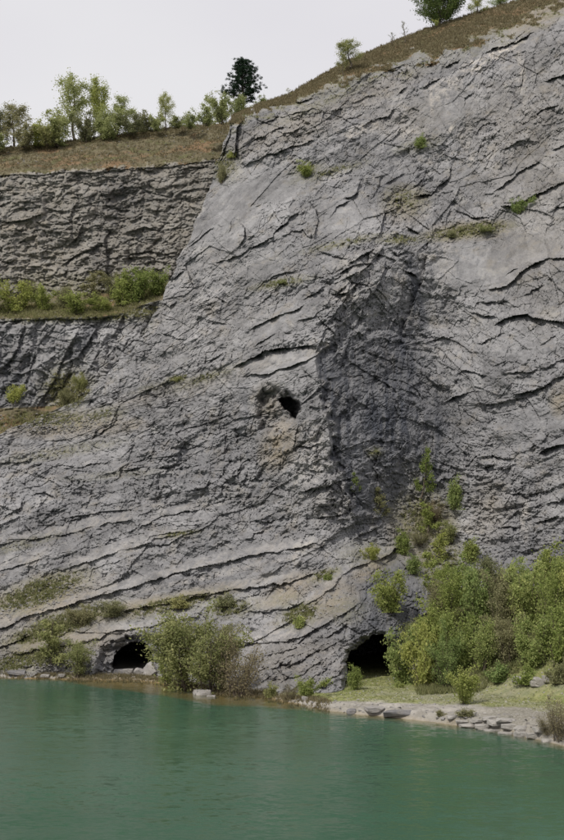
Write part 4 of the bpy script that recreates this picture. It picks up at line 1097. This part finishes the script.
# kind: (h, w, kwargs, leaf material, wood part name, leaf part name)
KINDS = {
    'dense': (3.0, 3.4, dict(stems=11, leaves=4900, leaf=0.160, low=.05, clump=.19), 'mid'),
    'fresh': (3.0, 3.0, dict(stems=10, leaves=4480, leaf=0.168, low=.15, clump=.20), 'fresh'),
    'willow': (4.0, 4.2, dict(stems=13, leaves=7000, leaf=0.136, low=.15, clump=.20), 'willow'),
    'olive': (3.0, 3.2, dict(stems=12, leaves=5880, leaf=0.128, low=.10, clump=.22), 'olive'),
    'brown': (3.0, 3.2, dict(stems=16, leaves=4200, leaf=0.088, low=.10, clump=.20), 'brown'),
    'airy': (4.0, 2.4, dict(stems=9, leaves=2100, leaf=0.160, low=.2, clump=.17, trunk=.15), 'fresh'),
    'low': (1.0, 2.4, dict(stems=12, leaves=2100, leaf=0.120, low=.05, clump=.12), 'fresh'),
    'tree': (6.0, 4.6, dict(stems=16, leaves=7279, leaf=0.152, low=.25, clump=.30, trunk=.15, twigs=12), 'fresh'),
    'round': (7.0, 8.0, dict(stems=34, leaves=21000, leaf=0.192, low=.25, clump=.34, trunk=.18, twigs=14), 'dark'),
    'bare': (4.0, 2.6, dict(stems=9, leaves=364, leaf=0.112, low=.2, clump=.12, trunk=.25, twigs=12), 'olive'),
}


def plant(kind, pos, hm, wm_, name, label, cat, group=None, rz=None, leafm=None, var=None, tilt=0):
    h0, w0, kw, lm = KINDS[kind]; lm = leafm or lm
    var = random.randrange(3) if var is None else var
    me_w, me_l = proto(kind + lm, var, lambda: grow(hash_(kind) + var * 31, h0, w0, **kw), lm)
    e = bpy.data.objects.new(name, None); link(e); tag(e, label, cat, group)
    e.empty_display_size = .3
    e.location = pos; e.rotation_euler = (0, math.radians(tilt), rz if rz is not None else random.uniform(0, 6.28))
    e.scale = (wm_ / w0, wm_ / w0, hm / h0)
    istree = 'tree' in name or 'sapling' in name
    ob("trunk" if istree else "stems", me_w, e); ob("crown" if istree else "foliage", me_l, e)
    return e


def hash_(s): return sum(ord(c) * (i + 3) for i, c in enumerate(s))


def P_(u, v, Yd):
    x, y, z = world_pts(u, v, Yd); return (float(x), float(y), float(z))


def on(kind, u, v, hpx, wpx, where, name, label, cat, **k):
    """Plant with its foot seen at (u, v); sizes in photo pixels."""
    if where == 'c': Yd = on_cliff(u, v); pos = P_(u, v, Yd)
    elif where == 'w': Yd = on_wall(u, v); pos = P_(u, v, Yd)
    elif where == 'g': pos = g_at(u, v); Yd = pos[1]
    else: Yd = where; pos = P_(u, v, Yd)
    k_ = Yd / F
    return plant(kind, pos, hpx * k_, wpx * k_, name, label, cat, **k)


# skyline, upper left
SG = "trees on the upper left skyline"
on('tree', -8, 146, 44, 45, 222, "tree", "grey-green tree cut by the photo's left edge on the skyline", "tree", group=SG, leafm='olive')
on('tree', 14, 146, 47, 51, 222, "tree", "broad olive tree, second from the left on the skyline", "tree", group=SG, leafm='olive')
on('fresh', 38, 146, 30, 32, 219, "bush", "pale yellow-green bush left of the rounded green bush on the skyline", "bush", group=SG)
on('dense', 56, 145, 36, 51, 219, "bush", "rounded bright green bush in front of the skyline trees", "bush", group=SG, leafm='pale')
for (u, h_, w_, lm, lb) in [(-4, 22, 34, 'pale', "low bush at the foot of the leftmost skyline tree"), (24, 26, 34, 'olive', "olive bush between the broad olive tree and the pale bush"), (47, 22, 30, 'willow', "grey-green bush behind the two bright skyline bushes"),
                           (132, 22, 32, 'olive', "dull bush right of the spreading low skyline tree"), (156, 16, 24, 'pale', "low bush at the left foot of the narrow sapling"), (176, 14, 26, 'willow', "low bush at the right foot of the narrow sapling")]:
    on('dense', u, float(np.interp(u, u1, k1)) + 1, h_, w_, 217, "bush", lb, "bush", group=SG, leafm=lm)
on('tree', 73, 143, 78, 60, 224, "tree", "tall thin-leaved tree, highest of the upper left skyline", "tree", group=SG, leafm='pale')
on('tree', 100, 141, 73, 45, 224, "tree", "tall pointed tree just right of the highest skyline tree", "tree", group=SG)
on('dense', 86, 142, 35, 35, 220, "bush", "mid-height bush between the two tall skyline trees", "bush", group=SG, leafm='olive')
on('tree', 120, 138, 44, 51, 221, "tree", "spreading low tree right of the tall pointed one", "tree", group=SG, leafm='pale')
on('dense', 108, 140, 35, 46, 219, "bush", "low dense bush under the spreading skyline tree", "bush", group=SG, leafm='pale')
on('fresh', 145, 134, 27, 32, 221, "bush", "small bush between spreading tree and the narrow sapling", "bush", group=SG, leafm='olive')
on('tree', 165, 131, 44, 27, 221, "tree", "narrow pale sapling standing alone on the skyline", "tree", group=SG, leafm='pale')
on('dense', 190, 128, 18, 27, 214, "bush", "lowest bush at the left foot of the pine thicket", "bush", group="bushes beside the pine", leafm='pale')
on('dense', 206, 125, 24, 35, 205, "bush", "middle bush left of the dark pine", "bush", group="bushes beside the pine", leafm='pale')
on('dense', 222, 122, 35, 38, 196, "bush", "tallest bush touching the dark pine on its left", "bush", group="bushes beside the pine", leafm='pale')
on('dense', 262, 110, 15, 22, 192, "bush", "bush at the right foot of the dark pine", "bush", group="bushes beside the pine", leafm='pale')
on('dense', 240, 117, 24, 35, 190, "bush", "bush in front of the pine's trunk", "bush", group="bushes beside the pine", leafm='pale')

# pine
def pine(u, v, Yd, hpx, wpx):
    r = np.random.default_rng(3); k = Yd / F; h = hpx * k; w = wpx * k
    e = bpy.data.objects.new("pine_tree", None); link(e); e.location = P_(u, v, Yd)
    tag(e, "dark pine standing alone on the shoulder of the buttress", "pine tree")
    pth = [np.array([.03 * math.sin(i) * h * .3, 0, h * i / 8 - .3]) for i in range(9)]
    wood = [tube(pth, h * .028, h * .006, 7)]; P = []
    for j in range(52):
        t = .16 + .82 * (j / 52) ** .95
        az = j * 2.399 + r.uniform(-.3, .3)
        L = w * .54 * (1 - ((t - .22) / .82) ** 1.7 if t > .22 else .85) * r.uniform(.55, 1.12) + .15
        z = h * t; q = np.array([0, 0, z]); d = np.array([math.cos(az), math.sin(az), .10]); pp = [q]
        for i in range(4):
            q = q + d * L / 4; d = d + np.array([0, 0, .16]); pp.append(q.copy())
        wood.append(tube(pp, .05, .015, 4))
        for c in range(int(5 + L * 4)):
            s = r.uniform(.35, 1.0); i = min(3, int(s * 4)); b = pp[i] + (pp[i + 1] - pp[i]) * (s * 4 - i)
            b = b + r.normal(0, .16, 3) * (1 + .3 * L)
            P.append(b + r.normal(0, .14, (58, 3)) * np.array([1, 1, .65]))
    P = np.concatenate(P); wv, wf = join(wood)
    ob("trunk", mesh_np("pine_trunk", wv, wf, M_barkp), e)
    lv, lf = leaf_quads(P, .24, r, .6, .28)
    ob("crown", mesh_np("pine_crown", lv, lf, M_leafs['pine'], False), e)


pine(243, 110, 194, 56, 38)

# crest of the cliff, right
on('bare', 288, 97, 12, 12, 180, "bush", "tiny pale bush on the crest right of the pine", "bush", leafm='fresh')
on('tree', 350, 66, 31, 39, 181, "tree", "low pale green tree leaning on the crest left of the bare sapling", "tree", leafm='willow', tilt=8)
on('bare', 344, 76, 22, 16, 'c', "bush", "half-bare bush just below the crest at its pale green tree", "bush", leafm='willow')
on('bare', 405, 40, 26, 15, 190, "tree", "small almost leafless tree on the crest left of the big round tree", "tree")
on('bare', 392, 42, 14, 14, 188, "bush", "low twiggy bush beside the small leafless tree", "bush")
on('round', 440, 33, 58, 76, 195, "tree", "big round dark green tree on the crest", "tree")
on('fresh', 436, 26, 9, 7, 186, "bush", "pale sprig in front of the big round tree", "bush")
on('tree', 478, 14, 29, 27, 194, "tree", "small green tree on the crest right of the big round tree", "tree", group="small trees at the crest top")
on('tree', 499, 9, 23, 33, 196, "tree", "last small tree before the crest leaves the photo's top", "tree", group="small trees at the crest top", leafm='mid')
on('tree', 520, 4, 23, 27, 200, "tree", "tree peeking over the crest at the photo's top edge", "tree", group="small trees at the crest top", leafm='mid')

# bench shrubs
BG = "shrubs on the bench below the upper quarry wall"
for (u, v, h_, w_, kd, lm, lb) in [
    (-12, 312, 34, 34, 'dense', 'fresh', "shrub at the photo's left edge on the bench"),
    (16, 312, 30, 36, 'dense', 'fresh', "bright shrub, second from the left on the bench"),
    (43, 310, 24, 30, 'dense', 'fresh', "low bright shrub right of the tall bright one on the bench"),
    (62, 308, 22, 24, 'olive', 'olive', "dull brownish shrub in the middle of the bench"),
    (78, 314, 22, 36, 'dense', 'fresh', "bright low shrub in front of the slim bench sapling"),
    (90, 303, 34, 24, 'airy', 'olive', "slim thin sapling rising from the bench middle"),
    (100, 312, 16, 24, 'olive', 'fresh', "small shrub right of the bench sapling"),
    (122, 306, 32, 30, 'fresh', 'fresh', "tall feathery shrub on the bench left of the rightmost ones"),
    (138, 302, 34, 34, 'dense', 'fresh', "largest bright shrub at the bench's right end"),
    (154, 296, 32, 26, 'fresh', 'fresh', "rightmost bench shrub touching the buttress edge"),
    (112, 296, 24, 22, 'olive', 'olive', "olive shrub at the wall foot behind the feathery one"),
    (30, 298, 18, 28, 'olive', 'olive', "dull shrub at the wall foot behind the bright left ones")]:
    on(kd, u, v, h_ * 1.12, w_ * 1.3, 'w', "shrub", lb, "shrub", group=BG, leafm=lm)
on('fresh', 13, 404, 24, 28, 'w', "shrub", "bright shrub at the foot of the dark lower left wall", "shrub", leafm='fresh')
on('olive', 66, 408, 22, 22, 'w', "shrub", "dull thin shrub at the lower wall foot beside the buttress", "shrub", group="thin shrubs on the scree", leafm='olive')
on('olive', 80, 392, 22, 18, 'w', "shrub", "thin shrub climbing the gully at the lower wall's right end", "shrub", group="thin shrubs on the scree", leafm='willow')

# plants on the cliff
for (kd, u, v, h_, w_, lm, lb) in [
    ('olive', 222, 183, 22, 20, 'olive', "olive bush growing on the buttress edge below the pine"),
    ('low', 232, 158, 10, 16, 'fresh', "small green tuft in the notch beside the rock pillar"),
    ('fresh', 308, 177, 20, 26, 'fresh', "bright bush on the slab below the pine"),
    ('fresh', 420, 149, 15, 22, 'mid', "green bush on the cliff above the grassy ledge"),
    ('fresh', 519, 214, 22, 24, 'mid', "dark green bush hanging on the right wall above the smooth slab"),
    ('low', 452, 238, 9, 26, 'olive', "low growth on the left half of the grassy ledge"),
    ('low', 485, 232, 9, 30, 'willow', "low growth on the right half of the grassy ledge"),
    ('low', 375, 458, 12, 14, 'fresh', "tiny yellow-green plant in the dark recess"),
    ('airy', 420, 498, 56, 24, 'fresh', "tall slim sapling in front of the dark recess"),
    ('fresh', 454, 510, 34, 26, 'mid', "upright green bush at the top of the right thicket"),
    ('brown', 436, 520, 22, 34, 'brown', "brownish brush below the slim sapling"),
    ('brown', 420, 545, 18, 36, 'olive', "olive brush on the recess floor below the sapling"),
    ('airy', 384, 520, 36, 26, 'olive', "thin leafy sapling left of the tall slim one"),
    ('airy', 358, 494, 24, 14, 'fresh', "thin sprig beside the light rock slab in the recess"),
    ('fresh', 404, 555, 26, 26, 'fresh', "bright bush above the arched ribbon of rock"),
    ('fresh', 372, 560, 18, 20, 'fresh', "light bush left on the arched ribbon of rock"),
    ('dense', 391, 612, 44, 50, 'fresh', "round green bush on the rock above the right cave mouth"),
    ('low', 300, 628, 15, 32, 'mid', "low bush on the slab left of the right cave"),
    ('low', 328, 580, 7, 20, 'fresh', "yellow-green tuft in the crack above the arched ribbon"),
    ('low', 282, 284, 5, 24, 'willow', "mossy tuft on the slab above the big overhang"),
    ('low', 178, 381, 5, 22, 'willow', "yellowish tuft on the left flank of the buttress"),
    ('olive', 80, 627, 24, 34, 'olive', "dull olive bush on the slope above the left cave's slim tree"),
    ('olive', 112, 617, 18, 38, 'olive', "grey-green bush under the long ribbon of rock"),
    ('low', 180, 608, 14, 50, 'willow', "low growth on the ledge behind the big willow bush"),
    ('low', 225, 606, 14, 40, 'olive', "low dull growth on the ledge right of the big willow bush's top"),
    ('airy', 428, 536, 40, 30, 'fresh', "bright loose bush beneath the upright one, left of the thicket's top"),
    ('olive', 450, 545, 26, 34, 'willow', "pale loose bush at the thicket's upper left tip"),
    ('fresh', 470, 562, 24, 30, 'fresh', "bright bush at the wall foot right of the thicket's upper left tip"),
    ('fresh', 414, 574, 20, 24, 'mid', "green bush between the round bush and the thicket's left shoulder"),
    ('airy', 432, 596, 50, 34, 'fresh', "leafy sapling in the gap right of the round bush"),
    ('airy', 440, 566, 40, 30, 'fresh', "leafy sapling at the left side of the right thicket's top"),
]:
    on(kd, u, v, h_, w_, 'c', "sapling" if kd == 'airy' else "bush", lb, "sapling" if kd == 'airy' else "bush", leafm=lm)

# left shore
on('airy', 51, 674, 62, 52, 'g', "tree", "slim thin-leaved tree with a dark trunk at the left waterline", "tree", leafm='willow')
on('willow', 79, 677, 40, 46, 'g', "bush", "rounded pale bush left of the left cave mouth", "bush", leafm='willow')
on('willow', 184, 690, 84, 112, 'g', "bush", "big pale green willow bush at the water between the caves", "bush", leafm='willow', var=1)
on('willow', 212, 693, 80, 84, 'g', "bush", "middle of the willow growth, behind the big pale bush's right half", "bush", leafm='willow', var=2)
on('willow', 166, 686, 46, 34, 'g', "bush", "left lobe of willow bush screening the left cave mouth", "bush", leafm='fresh')
on('brown', 240, 697, 62, 70, 'g', "bush", "brownish bare-twigged bush right of the big willow bush", "bush")
on('willow', 222, 690, 74, 46, 'g', "bush", "pale green bush between the big willow and the brownish one", "bush", leafm='olive')
on('low', 272, 698, 16, 26, 'g', "bush", "low green weed clump at the right foot of the brownish bush", "bush", leafm='willow')
on('fresh', 309, 699, 26, 30, 'g', "bush", "small yellow-green bush at the left end of the terrace", "bush", leafm='fresh')
on('brown', 291, 700, 16, 24, 'g', "bush", "dry brownish clump left of the small yellow-green bush", "bush")
on('fresh', 355, 690, 24, 24, 'g', "bush", "sprig bush at the left side of the right cave mouth", "bush", leafm='fresh')
on('fresh', 463, 704, 44, 38, 'g', "bush", "free-standing small tree-like bush on the terrace", "bush", leafm='fresh', var=2)
on('brown', 560, 742, 46, 50, 'g', "bush", "brown foreground bush over the water at the photo's right edge", "bush")
on('brown', 548, 738, 22, 34, 'g', "bush", "low brown clump left of the brown foreground bush", "bush")
on('low', 440, 717, 7, 22, 'g', "weed_clump", "low weed clump on the pale shore, left of the other", "weeds", leafm='olive')
on('low', 467, 719, 8, 34, 'g', "weed_clump", "broader weed clump on the pale shore below the small tree-like bush", "weeds", leafm='olive')
on('low', 400, 688, 6, 22, 'g', "weed_clump", "weed clump in front of the left end of the thicket", "weeds", leafm='mid')

# thicket against the right-hand wall
TG = "shrubs of the thicket below the right wall"
TH = [(404, 684, 58, 44, 'dense', 'mid', "front shrub hanging over the right cave mouth"), (424, 687, 66, 52, 'dense', 'fresh', "front shrub, second from the right cave"),
      (446, 690, 60, 44, 'willow', 'mid', "front shrub left of the free-standing bush"), (410, 668, 52, 44, 'willow', 'willow', "tall grey-green shrub behind the cave-side one"),
      (432, 664, 62, 48, 'fresh', 'fresh', "fresh shrub in the thicket's second row, left"), (458, 672, 60, 52, 'dense', 'fresh', "shrub behind the free-standing bush"),
      (484, 672, 56, 48, 'willow', 'mid', "shrub in the second row right of the free-standing bush"), (508, 664, 52, 50, 'willow', 'olive', "olive shrub in the thicket's middle"),
      (532, 668, 54, 50, 'dense', 'mid', "shrub in the second row towards the photo's right edge"), (560, 664, 60, 54, 'dense', 'fresh', "shrub at the photo's right edge, second row"),
      (452, 640, 76, 54, 'tree', 'fresh', "tallest airy shrub at the thicket's left shoulder"), (478, 636, 70, 56, 'dense', 'mid', "upper shrub left of the thicket's middle"),
      (504, 634, 70, 54, 'willow', 'olive', "upper shrub in the thicket's middle"), (530, 630, 72, 54, 'dense', 'mid', "upper shrub right of the thicket's middle"),
      (556, 634, 82, 54, 'willow', 'fresh', "upper shrub at the photo's right edge"), (464, 606, 54, 46, 'fresh', 'fresh', "top-row fresh shrub against the dark wall"),
      (494, 600, 46, 48, 'olive', 'olive', "top-row dull shrub against the grey wall"), (520, 604, 48, 46, 'fresh', 'mid', "top-row shrub below the grey wall's ledges"),
      (548, 598, 54, 46, 'fresh', 'fresh', "top-row shrub near the photo's right edge"), (575, 604, 60, 50, 'dense', 'mid', "top-row shrub cut by the photo's right edge"),
      (436, 618, 40, 40, 'olive', 'olive', "dull shrub in the gap between round bush and thicket"), (500, 682, 22, 50, 'low', 'mid', "low shrub on the slope at the thicket's foot"),
      (528, 686, 22, 50, 'low', 'fresh', "low spreading shrub on the slope near the white stones"), (560, 684, 26, 40, 'low', 'olive', "low olive shrub at the photo's right edge, slope foot"),
      (590, 680, 90, 60, 'dense', 'mid', "shrub just beyond the photo's right edge"), (586, 640, 90, 60, 'willow', 'fresh', "tall shrub just beyond the photo's right edge")]
for (u, v, h_, w_, kd, lm, lb) in TH:
    # foot hidden in the thicket: stand it on the talus at the distance where the slope has that height
    x, y, z = g_at(u, v)
    k_ = y / F
    plant(kd, (x, y, z), h_ * k_ * 1.0, w_ * k_ * 1.05, "shrub", lb, "shrub", group=TG, leafm=lm)
for (u, v, w, h_, i) in [(517, 684, 9, 7, 0), (537, 686, 14, 9, 1), (548, 684, 10, 7, 2), (527, 676, 8, 5, 3)]:
    put_rock(u, v, w, h_, w, 80 + i, "boulder", ["small pale boulder on the slope foot, leftmost", "largest pale boulder at the slope foot", "pale boulder right of the largest one", "pale boulder half hidden up the slope"][i], "boulder", M_shore, "pale boulders on the slope below the thicket")


# ------------------------------------------------------------------ grass and weeds too many to count
def tufts(name, pts, hgt, n, mat, label, cat, seed, wide=.06):
    r = np.random.default_rng(seed); m = len(pts)
    base = np.repeat(pts, n, 0) + r.normal(0, hgt * .35, (m * n, 3)) * np.array([1, 1, .15])
    d = r.normal(0, .35, (m * n, 3)); d[:, 2] = 1
    L = (hgt * r.uniform(.5, 1.2, m * n))[:, None]
    s = np.cross(d, r.standard_normal((m * n, 3))); s /= np.linalg.norm(s, axis=1)[:, None]
    v = np.stack([base - s * wide, base + s * wide, base + d * L], 1).reshape(-1, 3)
    return ob(name, mesh_np(name, v, np.arange(3 * m * n).reshape(-1, 3), mat, False), label=label, cat=cat, kind='stuff')


vg = np.clip(veg - .45, 0, 1)
low_left = sstep(560, 600, V) * (U < 330)
tufts("grass", cliff_samples(9000, turf + 0.0, XYZ0, 11), .35, 6, M_leafs['dry'], "dry grass on the cliff's crest", "grass", 1)
tufts("grass", cliff_samples(2800, vg * (1 - turf) * (1 + 2 * low_left), XYZ0, 12), .32, 7, M_leafs['grass'], "grass growing on the cliff's ledges", "grass", 2)
tufts("grass", cliff_samples(5000, sstep(.09, .06, seg) + 3.0 * sstep(.02, .01, seg), XYZ3, 13), .38, 6, M_leafs['dry'], "dry grass on the upper left turf slope", "grass", 3)
tufts("grass", cliff_samples(3500, np.clip(veg3 - .4, 0, 1) * (seg > .3), XYZ3, 14), .38, 7, M_leafs['grass'], "grass on the bench and scree below the quarry walls", "grass", 4)
wg = (G_veg * (GU > 280) * (GU < 640) * (gs > .3) * (px_v > 670)).clip(0)
tufts("grass", cliff_samples(9000, wg, (GX, GY, GZ), 15), .10, 6, M_leafs['grass'], "short green grass on the shore terrace", "grass", 5, .014)
wt_ = ((GU > 420) * (GU < 660) * (px_v < 692) * (GY < 132)) * 1.0
tufts("undergrowth", cliff_samples(7000, wt_, (GX, GY, GZ), 16), .5, 8, M_leafs['grass'], "weeds and young growth covering the slope under the thicket", "undergrowth", 6, .05)
tufts("undergrowth", cliff_samples(1200, sstep(3, 0, np.abs(gs - .8)) * (GU > -20) * (GU < 330), (GX, GY, GZ), 17), .4, 8, M_leafs['dry'], "dry weeds along the left shoreline", "undergrowth", 7, .04)
